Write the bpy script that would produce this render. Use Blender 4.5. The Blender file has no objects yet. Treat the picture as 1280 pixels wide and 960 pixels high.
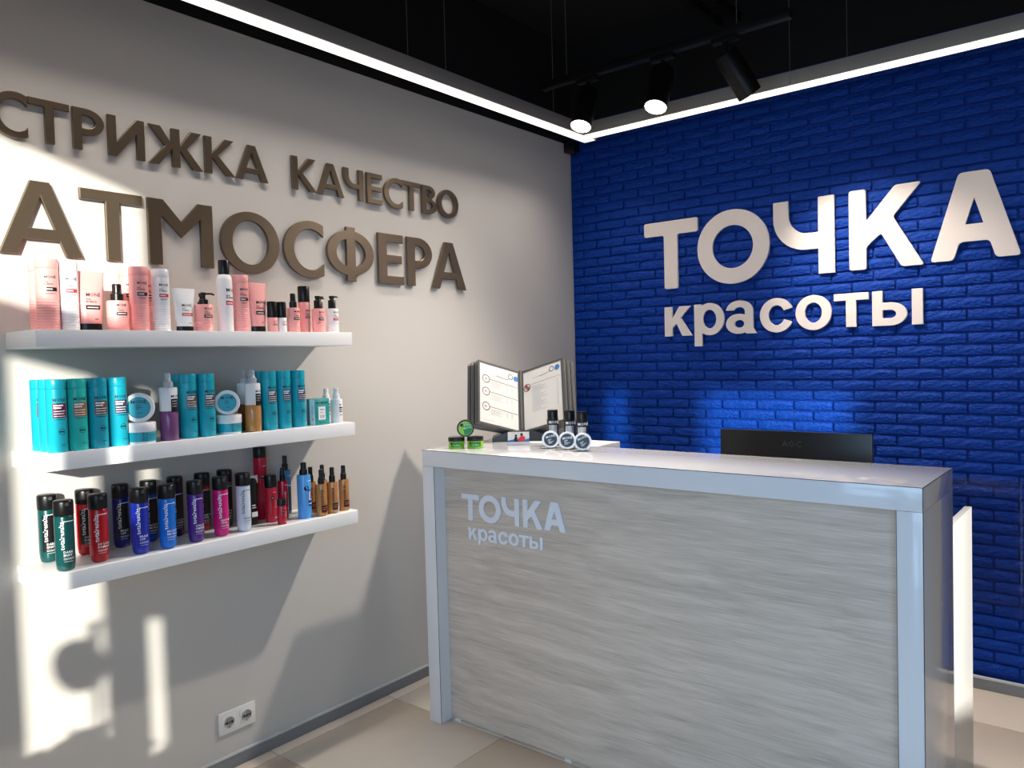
import bpy, bmesh, math, random
from mathutils import Matrix, Vector

random.seed(7)
SC = bpy.context.scene
COL = SC.collection
PI = math.pi

# ------------------------------------------------------------------ camera
cam_d = bpy.data.cameras.new('camera')
cam_d.sensor_fit = 'HORIZONTAL'
cam_d.sensor_width = 36.0
cam_d.lens = 27.3565
cam_d.clip_start = 0.05
cam = bpy.data.objects.new('camera', cam_d)
COL.objects.link(cam)
_r = Vector((0.77780987, 0.62789503, -0.02756168))
_u = Vector((-0.00029967, 0.04422363, 0.99902161))
_f = Vector((-0.62849958, 0.77704061, -0.03458574))
_m = Matrix.Identity(4)
for i in range(3):
    _m[i][0], _m[i][1], _m[i][2] = _r[i], _u[i], -_f[i]
_m[0][3], _m[1][3], _m[2][3] = 2.61935, -3.84768, 1.48870
cam.matrix_world = _m
SC.camera = cam

# ------------------------------------------------------------------ world, sun, daylight, exposure
SC.view_settings.view_transform = 'Standard'
SC.view_settings.look = 'None'
SC.view_settings.gamma = 1.0
SC.view_settings.use_curve_mapping = False
SC.view_settings.exposure = 0.2

W = bpy.data.worlds.new('sky')
SC.world = W
W.use_nodes = True
wn = W.node_tree.nodes
bg = wn['Background']
bg.inputs['Color'].default_value = (0.50, 0.66, 1.0, 1)
bg.inputs['Strength'].default_value = 0.9

SUN_DIR = Vector((-1.0, 0.85, -0.26)).normalized()
sd = bpy.data.lights.new('sun', 'SUN')
sd.energy = 7.0
sd.color = (1.0, 0.97, 0.86)
sd.angle = math.radians(0.9)
sun = bpy.data.objects.new('sun', sd)
COL.objects.link(sun)
sun.rotation_euler = SUN_DIR.to_track_quat('-Z', 'Y').to_euler()
sun.location = (6, -8, 5)

def area_light(name, loc, direction, sx, sy, energy, color, spread=180, parent=None):
    d = bpy.data.lights.new(name, 'AREA')
    d.shape = 'RECTANGLE'
    d.size, d.size_y = sx, sy
    d.energy = energy
    d.color = color
    d.spread = math.radians(spread)
    o = bpy.data.objects.new(name, d)
    COL.objects.link(o)
    o.location = loc
    o.rotation_euler = Vector(direction).to_track_quat('-Z', 'Y').to_euler()
    if parent:
        o.parent = parent
    return o

# sky light entering through the shop windows behind the camera
area_light('window_daylight', (2.3, -4.42, 1.25), (-.32, 1, -.40), 2.6, 1.6, 28, (0.45, 0.71, 1.0), 116)
# unseen warm fill added overhead, brightens the right wall and counter side
area_light('salon_fill_light', (5.7, -2.3, 3.1), (0, 0, -1), 1.6, 1.6, 19, (1.0, 0.88, 0.76), 110)

# ------------------------------------------------------------------ materials
def lin(c):
    return tuple((v / 255 / 12.92) if v / 255 <= 0.04045 else ((v / 255 + 0.055) / 1.055) ** 2.4 for v in c)

MATS = {}
def mat(name, rgb, rough=0.5, metal=0.0, coat=0.0, bump=0.0, bscale=60.0, var=0.04, vscale=20.0,
        trans=0.0, ior=1.45, emit=0.0, spec=0.5, stretch=None, alpha=1.0):
    if name in MATS:
        return MATS[name]
    m = bpy.data.materials.new(name)
    m.use_nodes = True
    nt = m.node_tree
    b = nt.nodes['Principled BSDF']
    c = lin(rgb)
    tc = nt.nodes.new('ShaderNodeTexCoord')
    mp = nt.nodes.new('ShaderNodeMapping')
    nt.links.new(tc.outputs['Object'], mp.inputs['Vector'])
    if stretch:
        mp.inputs['Scale'].default_value = stretch
    nz = nt.nodes.new('ShaderNodeTexNoise')
    nz.inputs['Scale'].default_value = vscale
    nz.inputs['Detail'].default_value = 4
    nt.links.new(mp.outputs['Vector'], nz.inputs['Vector'])
    rp = nt.nodes.new('ShaderNodeMapRange')
    rp.inputs['To Min'].default_value = 1 - var
    rp.inputs['To Max'].default_value = 1 + var
    nt.links.new(nz.outputs['Fac'], rp.inputs['Value'])
    mx = nt.nodes.new('ShaderNodeVectorMath')
    mx.operation = 'SCALE'
    mx.inputs[0].default_value = c
    nt.links.new(rp.outputs['Result'], mx.inputs['Scale'])
    nt.links.new(mx.outputs['Vector'], b.inputs['Base Color'])
    b.inputs['Roughness'].default_value = rough
    b.inputs['Metallic'].default_value = metal
    b.inputs['Coat Weight'].default_value = coat
    b.inputs['Coat Roughness'].default_value = 0.06
    b.inputs['Specular IOR Level'].default_value = spec
    b.inputs['Transmission Weight'].default_value = trans
    b.inputs['IOR'].default_value = ior
    b.inputs['Alpha'].default_value = alpha
    if emit:
        b.inputs['Emission Color'].default_value = (*c, 1)
        b.inputs['Emission Strength'].default_value = emit
    if bump:
        n2 = nt.nodes.new('ShaderNodeTexNoise')
        n2.inputs['Scale'].default_value = bscale
        n2.inputs['Detail'].default_value = 6
        nt.links.new(mp.outputs['Vector'], n2.inputs['Vector'])
        bp = nt.nodes.new('ShaderNodeBump')
        bp.inputs['Strength'].default_value = bump
        bp.inputs['Distance'].default_value = 0.004
        nt.links.new(n2.outputs['Fac'], bp.inputs['Height'])
        nt.links.new(bp.outputs['Normal'], b.inputs['Normal'])
    MATS[name] = m
    return m

def bump_depth(m, d):
    for n in m.node_tree.nodes:
        if n.type == 'BUMP':
            n.inputs['Distance'].default_value = d

def wood_mat():
    m = bpy.data.materials.new('grey_oak')
    m.use_nodes = True
    nt = m.node_tree
    b = nt.nodes['Principled BSDF']
    tc = nt.nodes.new('ShaderNodeTexCoord')
    mp = nt.nodes.new('ShaderNodeMapping')
    mp.inputs['Scale'].default_value = (1.1, 1.0, 22.0)
    nt.links.new(tc.outputs['Object'], mp.inputs['Vector'])
    # slow wobble that bends the grain
    wb = nt.nodes.new('ShaderNodeTexNoise')
    wb.inputs['Scale'].default_value = 1.6
    wb.inputs['Detail'].default_value = 2
    nt.links.new(tc.outputs['Object'], wb.inputs['Vector'])
    ws = nt.nodes.new('ShaderNodeVectorMath')
    ws.operation = 'SCALE'
    ws.inputs['Scale'].default_value = 2.2
    nt.links.new(wb.outputs['Color'], ws.inputs[0])
    ad = nt.nodes.new('ShaderNodeVectorMath')
    nt.links.new(mp.outputs['Vector'], ad.inputs[0])
    nt.links.new(ws.outputs['Vector'], ad.inputs[1])
    n1 = nt.nodes.new('ShaderNodeTexNoise')
    n1.inputs['Scale'].default_value = 1.4
    n1.inputs['Detail'].default_value = 9
    n1.inputs['Roughness'].default_value = 0.62
    nt.links.new(ad.outputs['Vector'], n1.inputs['Vector'])
    n2 = nt.nodes.new('ShaderNodeTexNoise')
    n2.inputs['Scale'].default_value = 9
    n2.inputs['Detail'].default_value = 6
    mp2 = nt.nodes.new('ShaderNodeMapping')
    mp2.inputs['Scale'].default_value = (0.9, 1.0, 34.0)
    nt.links.new(tc.outputs['Object'], mp2.inputs['Vector'])
    nt.links.new(mp2.outputs['Vector'], n2.inputs['Vector'])
    mxf = nt.nodes.new('ShaderNodeMath')
    mxf.operation = 'MULTIPLY_ADD'
    mxf.inputs[1].default_value = 0.42
    nt.links.new(n2.outputs['Fac'], mxf.inputs[0])
    sc_ = nt.nodes.new('ShaderNodeMath')
    sc_.operation = 'MULTIPLY'
    sc_.inputs[1].default_value = 0.58
    nt.links.new(n1.outputs['Fac'], sc_.inputs[0])
    nt.links.new(sc_.outputs[0], mxf.inputs[2])
    cr = nt.nodes.new('ShaderNodeValToRGB')
    e = cr.color_ramp.elements
    e[0].position, e[0].color = 0.26, (*lin((146, 136, 125)), 1)
    e[1].position, e[1].color = 0.74, (*lin((228, 216, 203)), 1)
    k = e.new(0.42); k.color = (*lin((188, 176, 163)), 1)
    k = e.new(0.56); k.color = (*lin((209, 196, 183)), 1)
    nt.links.new(mxf.outputs[0], cr.inputs['Fac'])
    nt.links.new(cr.outputs['Color'], b.inputs['Base Color'])
    b.inputs['Roughness'].default_value = 0.45
    bp = nt.nodes.new('ShaderNodeBump')
    bp.inputs['Strength'].default_value = 0.15
    bp.inputs['Distance'].default_value = 0.002
    nt.links.new(mxf.outputs[0], bp.inputs['Height'])
    nt.links.new(bp.outputs['Normal'], b.inputs['Normal'])
    return m

WALLP = mat('wall_paint', (198, 194, 188), 0.75, bump=0.12, bscale=420, var=0.015, vscale=3)
BLACKP = mat('black_paint', (8, 7, 8), 0.8, var=0.1)
BLUE = mat('blue_brick_paint', (0, 56, 148), 0.55, bump=1.0, bscale=46, var=0.12, vscale=25, spec=0.22, stretch=(1, 1, 1.7))
bump_depth(BLUE, 0.011)
BLUE_J = mat('blue_joint_paint', (0, 48, 132), 0.6, bump=0.4, bscale=120, var=0.08, spec=0.2)
TILE = mat('beige_tile', (212, 199, 184), 0.28, bump=0.03, bscale=200, var=0.03, vscale=9)
GROUT = mat('grout', (140, 130, 120), 0.85)
BASEB = mat('grey_skirting', (128, 131, 136), 0.4, metal=0.25, var=0.03)
BASEL = mat('pale_skirting_edge', (186, 188, 188), 0.4)
GWHITE = mat('gloss_white_laminate', (222, 224, 228), 0.16, coat=0.6, var=0.01)
MWHITE = mat('satin_white_laminate', (214, 214, 212), 0.3, var=0.01)
SHELFW = mat('shelf_white', (240, 240, 240), 0.35, var=0.01)
SEAM = mat('dark_seam', (62, 56, 52), 0.6)
OAK = wood_mat()
BRONZE = mat('bronze_letter', (122, 108, 92), 0.33, metal=0.75, var=0.04, vscale=60)
CREAM = mat('satin_cream_letter', (232, 220, 212), 0.38, var=0.01)
PLETTER = mat('pale_letter', (226, 230, 238), 0.35, var=0.01)
BLK = mat('black_plastic', (14, 14, 16), 0.32, var=0.05)
BLKM = mat('black_metal', (18, 17, 18), 0.42, metal=0.3)
DGREY = mat('dark_grey_plastic', (74, 74, 74), 0.42)
MGREY = mat('mid_grey_plastic', (112, 111, 108), 0.4)
ALU = mat('brushed_aluminium', (168, 164, 158), 0.35, metal=0.85)
PAPER = mat('white_paper', (206, 203, 198), 0.4, coat=0.15, var=0.005)
INK = mat('grey_ink', (88, 86, 88), 0.7)
INKL = mat('light_grey_ink', (176, 176, 178), 0.7)
INKK = mat('black_ink', (22, 20, 22), 0.5)
WINK = mat('white_ink', (236, 238, 240), 0.5)
REDINK = mat('red_ink', (200, 52, 60), 0.5)
BLUEINK = mat('blue_ink', (48, 108, 176), 0.5)
STEEL = mat('steel', (190, 190, 190), 0.25, metal=1.0)
LEDM = mat('led_diffuser', (255, 244, 232), 0.5, emit=1.06, var=0.0)
BULB = mat('lamp_lens', (255, 244, 230), 0.5, emit=6.0, var=0.0)

# ------------------------------------------------------------------ helpers
def link(name, me, m=None, parent=None):
    o = bpy.data.objects.new(name, me)
    COL.objects.link(o)
    if m is not None and me is not None and len(me.materials) == 0:
        me.materials.append(m)
    if parent is not None:
        o.parent = parent
    return o

def tag(o, label, cat, group=None):
    o['label'] = label
    o['category'] = cat
    if group:
        o['group'] = group
    return o

def thing(name, label, cat, loc=(0, 0, 0), rz=0.0, group=None):
    o = bpy.data.objects.new(name, None)
    o.empty_display_size = 0.05
    COL.objects.link(o)
    o.location = loc
    o.rotation_euler = (0, 0, rz)
    return tag(o, label, cat, group)

def struct(o):
    o['kind'] = 'structure'
    return o

def smooth(me, ang=35):
    me.shade_smooth()
    me.set_sharp_from_angle(angle=math.radians(ang))

def box_me(x0, x1, y0, y1, z0, z1, bev=0.0, seg=2):
    bm = bmesh.new()
    vs = [bm.verts.new((x, y, z)) for x in (x0, x1) for y in (y0, y1) for z in (z0, z1)]
    for f in ((0, 1, 3, 2), (4, 6, 7, 5), (0, 4, 5, 1), (2, 3, 7, 6), (0, 2, 6, 4), (1, 5, 7, 3)):
        bm.faces.new([vs[i] for i in f])
    if bev:
        bmesh.ops.bevel(bm, geom=bm.edges[:], offset=bev, segments=seg, affect='EDGES', profile=0.6)
    bmesh.ops.recalc_face_normals(bm, faces=bm.faces[:])
    me = bpy.data.meshes.new('box')
    bm.to_mesh(me)
    bm.free()
    if bev:
        smooth(me, 50)
    return me

def box(name, x0, x1, y0, y1, z0, z1, m, parent=None, bev=0.0):
    return link(name, box_me(x0, x1, y0, y1, z0, z1, bev), m, parent)

def lathe_me(prof, n=28, sx=1.0, sy=1.0, ang=40):
    vs, fs = [], []
    for r, z in prof:
        for i in range(n):
            a = 2 * PI * i / n
            vs.append((r * sx * math.cos(a), r * sy * math.sin(a), z))
    for k in range(len(prof) - 1):
        for i in range(n):
            j = (i + 1) % n
            fs.append((k * n + i, k * n + j, (k + 1) * n + j, (k + 1) * n + i))
    fs.append(tuple(range(n - 1, -1, -1)))
    fs.append(tuple((len(prof) - 1) * n + i for i in range(n)))
    me = bpy.data.meshes.new('lathe')
    me.from_pydata(vs, [], fs)
    smooth(me, ang)
    return me

def tube_me(pts, r, n=10):
    """round bar along a polyline"""
    pts = [Vector(p) for p in pts]
    vs, fs = [], []
    up = Vector((0, 0, 1))
    for i, p in enumerate(pts):
        d = (pts[min(i + 1, len(pts) - 1)] - pts[max(i - 1, 0)]).normalized()
        a = d.cross(up)
        if a.length < 1e-3:
            a = d.cross(Vector((1, 0, 0)))
        a.normalize()
        b = d.cross(a).normalized()
        for k in range(n):
            t = 2 * PI * k / n
            vs.append(p + a * r * math.cos(t) + b * r * math.sin(t))
    for i in range(len(pts) - 1):
        for k in range(n):
            j = (k + 1) % n
            fs.append((i * n + k, i * n + j, (i + 1) * n + j, (i + 1) * n + k))
    fs.append(tuple(range(n - 1, -1, -1)))
    fs.append(tuple((len(pts) - 1) * n + k for k in range(n)))
    me = bpy.data.meshes.new('bar')
    me.from_pydata(vs, [], fs)
    bm = bmesh.new(); bm.from_mesh(me)
    bmesh.ops.recalc_face_normals(bm, faces=bm.faces[:])
    bm.to_mesh(me); bm.free()
    smooth(me, 50)
    return me

def join_me(parts):
    """parts: meshes merged into one"""
    bm = bmesh.new()
    for p in parts:
        bm.from_mesh(p)
    me = bpy.data.meshes.new('joined')
    bm.to_mesh(me)
    bm.free()
    return me

# ---- small print: built-in font turned into flat geometry
TXT = {}
def text_pts(s, size, align='LEFT'):
    k = (s, align)
    if k not in TXT:
        cu = bpy.data.curves.new('print', 'FONT')
        cu.body = s
        cu.size = 1.0
        cu.align_x = align
        cu.resolution_u = 1
        cu.fill_mode = 'FRONT'
        cu.offset = 0.012
        o = bpy.data.objects.new('print', cu)
        COL.objects.link(o)
        bpy.context.view_layer.update()
        me = bpy.data.meshes.new_from_object(o.evaluated_get(bpy.context.evaluated_depsgraph_get()))
        TXT[k] = ([tuple(v.co[:2]) for v in me.vertices], [tuple(p.vertices) for p in me.polygons])
        bpy.data.objects.remove(o)
        bpy.data.curves.remove(cu)
        bpy.data.meshes.remove(me)
    vs, fs = TXT[k]
    return [(x * size, y * size) for x, y in vs], fs

class Print:
    """flat artwork in (u, v) that is wrapped onto a cylinder or a plane"""
    def __init__(self):
        self.v, self.f = [], []
    def _add(self, vs, fs):
        o = len(self.v)
        self.v += vs
        self.f += [tuple(i + o for i in f) for f in fs]
    def text(self, s, u, v, size, vertical=False, align='LEFT', rot=0.0):
        vs, fs = text_pts(s, size, align)
        if vertical:
            vs = [(u - y, v + x) for x, y in vs]
        elif rot:
            c, s_ = math.cos(rot), math.sin(rot)
            vs = [(u + x * c - y * s_, v + x * s_ + y * c) for x, y in vs]
        else:
            vs = [(u + x, v + y) for x, y in vs]
        self._add(vs, fs)
        return self
    def rect(self, u0, u1, v0, v1, n=1):
        vs, fs = [], []
        for i in range(n + 1):
            u = u0 + (u1 - u0) * i / n
            vs += [(u, v0), (u, v1)]
        for i in range(n):
            fs.append((2 * i, 2 * i + 2, 2 * i + 3, 2 * i + 1))
        self._add(vs, fs)
        return self
    def ring(self, u, v, r, w, n=24):
        vs, fs = [], []
        for i in range(n):
            a = 2 * PI * i / n
            vs += [(u + r * math.cos(a), v + r * math.sin(a)), (u + (r - w) * math.cos(a), v + (r - w) * math.sin(a))]
        for i in range(n):
            j = (i + 1) % n
            fs.append((2 * i, 2 * j, 2 * j + 1, 2 * i + 1))
        self._add(vs, fs)
        return self
    def disc(self, u, v, r, n=24, sx=1.0):
        self._add([(u + r * sx * math.cos(2 * PI * i / n), v + r * math.sin(2 * PI * i / n)) for i in range(n)], [tuple(range(n))])
        return self
    def poly(self, pts):
        self._add(list(pts), [tuple(range(len(pts)))])
        return self
    def line(self, pts, w):
        for (a, b), (c, d) in zip(pts[:-1], pts[1:]):
            l = math.hypot(c - a, d - b) or 1
            nx, ny = -(d - b) / l * w / 2, (c - a) / l * w / 2
            self._add([(a + nx, b + ny), (a - nx, b - ny), (c - nx, d - ny), (c + nx, d + ny)], [(0, 1, 2, 3)])
        return self
    def cyl(self, r, eps=0.0004):
        R = r + eps
        me = bpy.data.meshes.new('print')
        me.from_pydata([(R * math.cos(u / r), R * math.sin(u / r), v) for u, v in self.v], [], self.f)
        return me
    def plane(self, x):
        """on the plane local x = const, u along +y, v along +z"""
        me = bpy.data.meshes.new('print')
        me.from_pydata([(x, u, v) for u, v in self.v], [], self.f)
        return me
    def fun(self, fn):
        me = bpy.data.meshes.new('print')
        me.from_pydata([fn(u, v) for u, v in self.v], [], self.f)
        return me

# ------------------------------------------------------------------ big sign letters (outlines)
def ell(cx, cy, rx, ry, a0=0, a1=360, n=40):
    return [(cx + rx * math.cos(math.radians(a0 + (a1 - a0) * i / n)), cy + ry * math.sin(math.radians(a0 + (a1 - a0) * i / n))) for i in range(n + 1)]

def full(cx, cy, rx, ry, n=48, e=1.0):
    out = []
    for i in range(n):
        a = 2 * PI * i / n
        c, s = math.cos(a), math.sin(a)
        out.append((cx + rx * math.copysign(abs(c) ** e, c), cy + ry * math.copysign(abs(s) ** e, s)))
    return out

def rounded(pts, r, n=3):
    """round the corners of a polygon"""
    if r <= 0:
        return pts
    out = []
    N = len(pts)
    for i in range(N):
        p, a, b = Vector(pts[i]), Vector(pts[i - 1]), Vector(pts[(i + 1) % N])
        da, db = (a - p), (b - p)
        k = min(r, da.length * 0.45, db.length * 0.45)
        p0, p1 = p + da.normalized() * k, p + db.normalized() * k
        for j in range(n + 1):
            t = j / n
            q = p0 * (1 - t) ** 2 + p * 2 * t * (1 - t) + p1 * t ** 2
            out.append((q.x, q.y))
    return out

def glyph(ch, w, h, t, th, rd=0.0):
    """list of pieces; a piece is a list of loops (outline, holes)"""
    R_ = lambda p: rounded(p, rd)
    if ch in 'Тт':
        return [[R_([(0, h), (w, h), (w, h - th), ((w + t) / 2, h - th), ((w + t) / 2, 0), ((w - t) / 2, 0), ((w - t) / 2, h - th), (0, h - th)])]]
    if ch in 'Оо':
        return [[full(w / 2, h / 2, w / 2, h / 2), full(w / 2, h / 2, w / 2 - t, h / 2 - th)]]
    if ch == 'С':
        cx = 0.68 * w
        a = math.degrees(math.acos((w - cx) / cx))
        ai = math.degrees(math.acos(min(0.98, (w - cx) / (cx - t))))
        return [[ell(cx, h / 2, cx, h / 2, a, 360 - a) + ell(cx, h / 2, cx - t, h / 2 - th, 360 - ai, ai)]]
    if ch == 'с':
        cx = 0.52 * w
        a = 24
        return [[ell(cx, h / 2, cx, h / 2, a, 360 - a) + ell(cx, h / 2, cx - t, h / 2 - th, 360 - a - 2, a + 2)]]
    if ch == 'Р':
        hb = 0.36 * h
        bx = 0.42 * w
        ry = (h - hb) / 2
        out = [(0, 0), (0, h), (bx, h)] + ell(bx, h - ry, w - bx, ry, 88, -88, 20) + [(bx, hb), (t, hb), (t, 0)]
        hole = [(t, h - th), (bx, h - th)] + ell(bx, h - ry, w - bx - t, ry - th, 88, -88, 16) + [(bx, hb + th), (t, hb + th)]
        return [[out, hole]]
    if ch == 'В':
        m = 0.53 * h
        b1, b2 = 0.45 * w, 0.45 * w
        r1, r2 = (h - m) / 2, m / 2
        w1 = 0.90 * w
        out = [(0, 0), (0, h), (b1, h)] + ell(b1, h - r1, w1 - b1, r1, 88, -62, 14) + ell(b2, r2, w - b2, r2, 62, -88, 14) + [(b2, 0)]
        h1 = [(t, h - th), (b1, h - th)] + ell(b1, h - r1, w1 - b1 - t, r1 - th * 0.95, 80, -80, 10) + [(b1, m + th * .35), (t, m + th * .35)]
        h2 = [(t, m - th * .6), (b2, m - th * .6)] + ell(b2, (m + th * .4) / 2, w - b2 - t, (m - th * .6 - th) / 2, 80, -80, 10) + [(b2, th), (t, th)]
        return [[out, h1, h2]]
    if ch == 'И':
        d = 0.36 * h
        return [[(0, 0), (0, h), (t, h), (t, d), (w - t, h), (w, h), (w, 0), (w - t, 0), (w - t, h - d), (t, 0)]]
    if ch == 'М':
        return [[(0, 0), (0, h), (t * 1.15, h), (w / 2, 0.68 * h), (w - t * 1.15, h), (w, h), (w, 0), (w - t, 0), (w - t, 0.76 * h), (w / 2, 0.44 * h), (t, 0.76 * h), (t, 0)]]
    if ch in 'Кк':
        s = 1.22 * t
        if rd or ch == 'к':   # grotesque shape
            p = [(0, 0), (0, h), (t, h), (t, 0.60 * h), (w - s * 1.28, h), (w - s * .10, h), (0.60 * w, 0.62 * h), (w, 0), (w - s, 0), (0.44 * w, 0.43 * h), (t, 0.28 * h), (t, 0)]
            return [[rounded(p, rd)]]
        return [[(0, 0), (0, h), (t, h), (t, 0.56 * h), (w - s * 1.22, h), (w - s * .05, h), (0.42 * w, 0.52 * h), (w, 0), (w - s * 1.05, 0), (t, 0.46 * h), (t, 0)]]
    if ch == 'Ж':
        c = w / 2
        s = 1.22 * t
        rt = [(c + t / 2, h), (c + t / 2, 0.56 * h), (w - s * 1.25, h), (w - s * .08, h), (c + .20 * w, 0.52 * h), (w, 0), (w - s * 1.05, 0), (c + t / 2, 0.46 * h), (c + t / 2, 0)]
        lf = [(2 * c - x, y) for x, y in reversed(rt)]
        return [[rt + lf]]
    if ch == 'А':
        a = 0.115 * w if not rd else 0.17 * w
        s = 1.22 * t
        cb, ct = 0.205 * h, 0.205 * h + th * 1.02
        c = w / 2
        top = (h - th * 1.35) if not rd else 0.70 * h
        def li(y):            # inner edge of the left leg
            return s + (c - s) * y / top
        p = [(0, 0), (c - a, h), (c + a, h), (w, 0), (w - s, 0), (w - li(cb), cb), (li(cb), cb), (s, 0)]
        if rd:
            q = rounded([p[0], p[1], p[2], p[3]], rd * 1.6)
            p = rounded(p, rd * 1.2)
        return [[p, [(li(ct), ct), (w - li(ct), ct), (c, top)]]]
    if ch == 'Е':
        m = 0.5 * h
        return [[(0, 0), (0, h), (w, h), (w, h - th), (t, h - th), (t, m + th / 2), (w * .93, m + th / 2), (w * .93, m - th / 2), (t, m - th / 2), (t, th), (w, th), (w, 0)]]
    if ch == 'Ч':
        mh = (0.33 if rd else 0.36) * h
        Ri = min(0.32 * w, 0.25 * h)
        Ro = Ri + t * 0.9
        p = [(0, h), (t, h)] + ell(t + Ri, mh + th + Ri, Ri, Ri, 180, 270, 8) + [(w - t, mh + th), (w - t, h), (w, h), (w, 0), (w - t, 0), (w - t, mh)] + ell(Ro, mh + Ro, Ro, Ro, 270, 180, 10)
        return [[p]]
    if ch == 'Ф':
        y0, y1 = 0.105 * h, 0.935 * h
        cy = (y0 + y1) / 2
        return [[full(w / 2, cy, w / 2, (y1 - y0) / 2), full(w / 2, cy, w / 2 - t, (y1 - y0) / 2 - th)],
                [[(w / 2 - t / 2, 0), (w / 2 - t / 2, h), (w / 2 + t / 2, h), (w / 2 + t / 2, 0)]]]
    if ch == 'р':
        dsc = 0.33 * h
        cx = w * 0.52
        return [[[(0, -dsc), (0, h * .97), (t * .92, h * .97), (t, h * .86), (t, -dsc)]],
                [full(cx, h / 2, w - cx, h / 2), full(cx, h / 2, w - cx - t, h / 2 - th)]]
    if ch == 'а':
        rx, ry = w * 0.45, 0.33 * h
        out = ell(rx, h - ry, rx, ry, 172, 0, 18) + [(2 * rx, 0.16 * h), (w, 0.0), (2 * rx - t * .85, 0.0), (2 * rx - t, .1 * h)] + ell(rx, h - ry, rx - t, ry - th, 0, 165, 18)
        return [[out], [full(rx * .93, 0.30 * h, rx * .93, 0.30 * h), full(rx * 1.0, 0.30 * h, rx * .93 - t * .98, 0.30 * h - th * .92)]]
    if ch == 'ы':
        iw = t
        bw = w - iw - 0.09 * w
        hb = 0.66 * h
        bx = 0.52 * bw
        out = [(0, 0), (0, h), (t, h), (t, hb), (bx, hb)] + ell(bx, hb / 2, bw - bx, hb / 2, 86, -86, 16) + [(bx, 0)]
        hole = [(t, hb - th), (bx, hb - th)] + ell(bx, hb / 2, bw - bx - t, hb / 2 - th, 86, -86, 12) + [(bx, th), (t, th)]
        return [[out, hole], [[(w - iw, 0), (w - iw, h), (w, h), (w, 0)]]]
    raise ValueError(ch)

def letter_mesh(ch, w, h, t, th, depth, bev, rd=0.0):
    parts = []
    for i, loops in enumerate(glyph(ch, w, h, t, th, rd)):
        if isinstance(loops[0][0], (int, float)):
            loops = [loops]
        cu = bpy.data.curves.new('letter', 'CURVE')
        cu.dimensions = '2D'
        cu.fill_mode = 'BOTH'
        cu.extrude = depth / 2 - bev - i * 0.0002
        cu.bevel_depth = bev
        cu.bevel_resolution = 1
        cu.offset = -bev
        for lp in loops:
            q = []
            for p in lp:
                if not q or math.hypot(p[0] - q[-1][0], p[1] - q[-1][1]) > 1e-5:
                    q.append(p)
            if math.hypot(q[0][0] - q[-1][0], q[0][1] - q[-1][1]) < 1e-5:
                q.pop()
            sp = cu.splines.new('POLY')
            sp.points.add(len(q) - 1)
            for k, p in enumerate(q):
                sp.points[k].co = (p[0], p[1], 0, 1)
            sp.use_cyclic_u = True
        o = bpy.data.objects.new('letter', cu)
        COL.objects.link(o)
        bpy.context.view_layer.update()
        parts.append(bpy.data.meshes.new_from_object(o.evaluated_get(bpy.context.evaluated_depsgraph_get())))
        bpy.data.objects.remove(o)
        bpy.data.curves.remove(cu)
    me = parts[0] if len(parts) == 1 else join_me(parts)
    for pl in me.polygons:
        pl.use_smooth = False
    return me

LEFTW = Matrix(((0, 0, 1, 0), (1, 0, 0, 0), (0, 1, 0, 0), (0, 0, 0, 1)))     # on a wall facing +x
BACKW = Matrix(((1, 0, 0, 0), (0, 0, -1, 0), (0, 1, 0, 0), (0, 0, 0, 1)))    # on a wall facing -y

def sign_word(parent, spec, basis, depth_pos, depth, m, bev, mlt=1.0, org=(0, 0), dst=(0, 0)):
    """spec rows: (char, left, bottom, width, height, stem, bar, corner)"""
    for ch, x, y, w, h, t, th, rd in spec:
        k = mlt
        me = letter_mesh(ch, w * k, h * k, t * k, th * k, depth, bev, rd * k)
        me.transform(basis)
        o = link('letter', me, m, parent)
        u, v = dst[0] + (x - org[0]) * k, dst[1] + (y - org[1]) * k
        o.location = (depth_pos, u, v) if basis is LEFTW else (u, depth_pos, v)

# ------------------------------------------------------------------ the room
RX, RY, RZ = 7.4, -4.62, 3.3
floor = struct(box('floor', -0.1, RX, RY, 0.1, -0.06, -0.004, GROUT))
TS = 0.6
tile_me = box_me(0.0015, TS - 0.0015, 0.0015, TS - 0.0015, -0.012, 0.0, 0.0012, 1)
tile_me.materials.append(TILE)
for ix in range(-1, 13):
    for iy in range(0, 9):
        x0 = 0.671 + (ix - 1) * TS
        y0 = -2.166 + (iy - 4) * TS
        if x0 + TS <= 0.0 or y0 >= -0.0 or x0 >= RX or y0 + TS <= RY:
            continue
        if x0 < 0 or y0 + TS > 0 or x0 + TS > RX or y0 < RY:
            cx0, cx1 = max(x0, 0) + .0015, min(x0 + TS, RX) - .0015
            cy0, cy1 = max(y0, RY) + .0015, min(y0 + TS, 0) - .0015
            t = box('tile', 0, cx1 - cx0, 0, cy1 - cy0, -0.012, 0.0, TILE, floor, 0.0012)
            t.location = (cx0, cy0, 0)
        else:
            t = link('tile', tile_me, None, floor)
            t.location = (x0, y0, 0)

wl = struct(box('wall_left', -0.1, 0.0, RY, 0.0, -0.06, 2.725, WALLP))
struct(box('trim_1', -0.1, 0.002, RY, 0.0, 2.725, RZ, BLACKP))
wb = struct(box('wall_back', -0.1, 2.425, 0.0, 0.12, -0.06, 2.84, BLUE_J))
struct(box('wall_back_right', 2.425, RX, -0.012, 0.12, -0.06, 2.84, mat('stone_grey_paint', (150, 141, 132), .7)))
struct(box('trim_2', -0.1, RX, -0.004, 0.12, 2.84, RZ, BLACKP))
struct(box('ceiling', -0.1, RX, RY, 0.12, RZ, RZ + 0.1, BLACKP))
struct(box('wall_right', RX, RX + 0.1, RY, 0.12, -0.06, RZ, mat('taupe_paint', (178, 162, 148), .8)))

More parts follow.
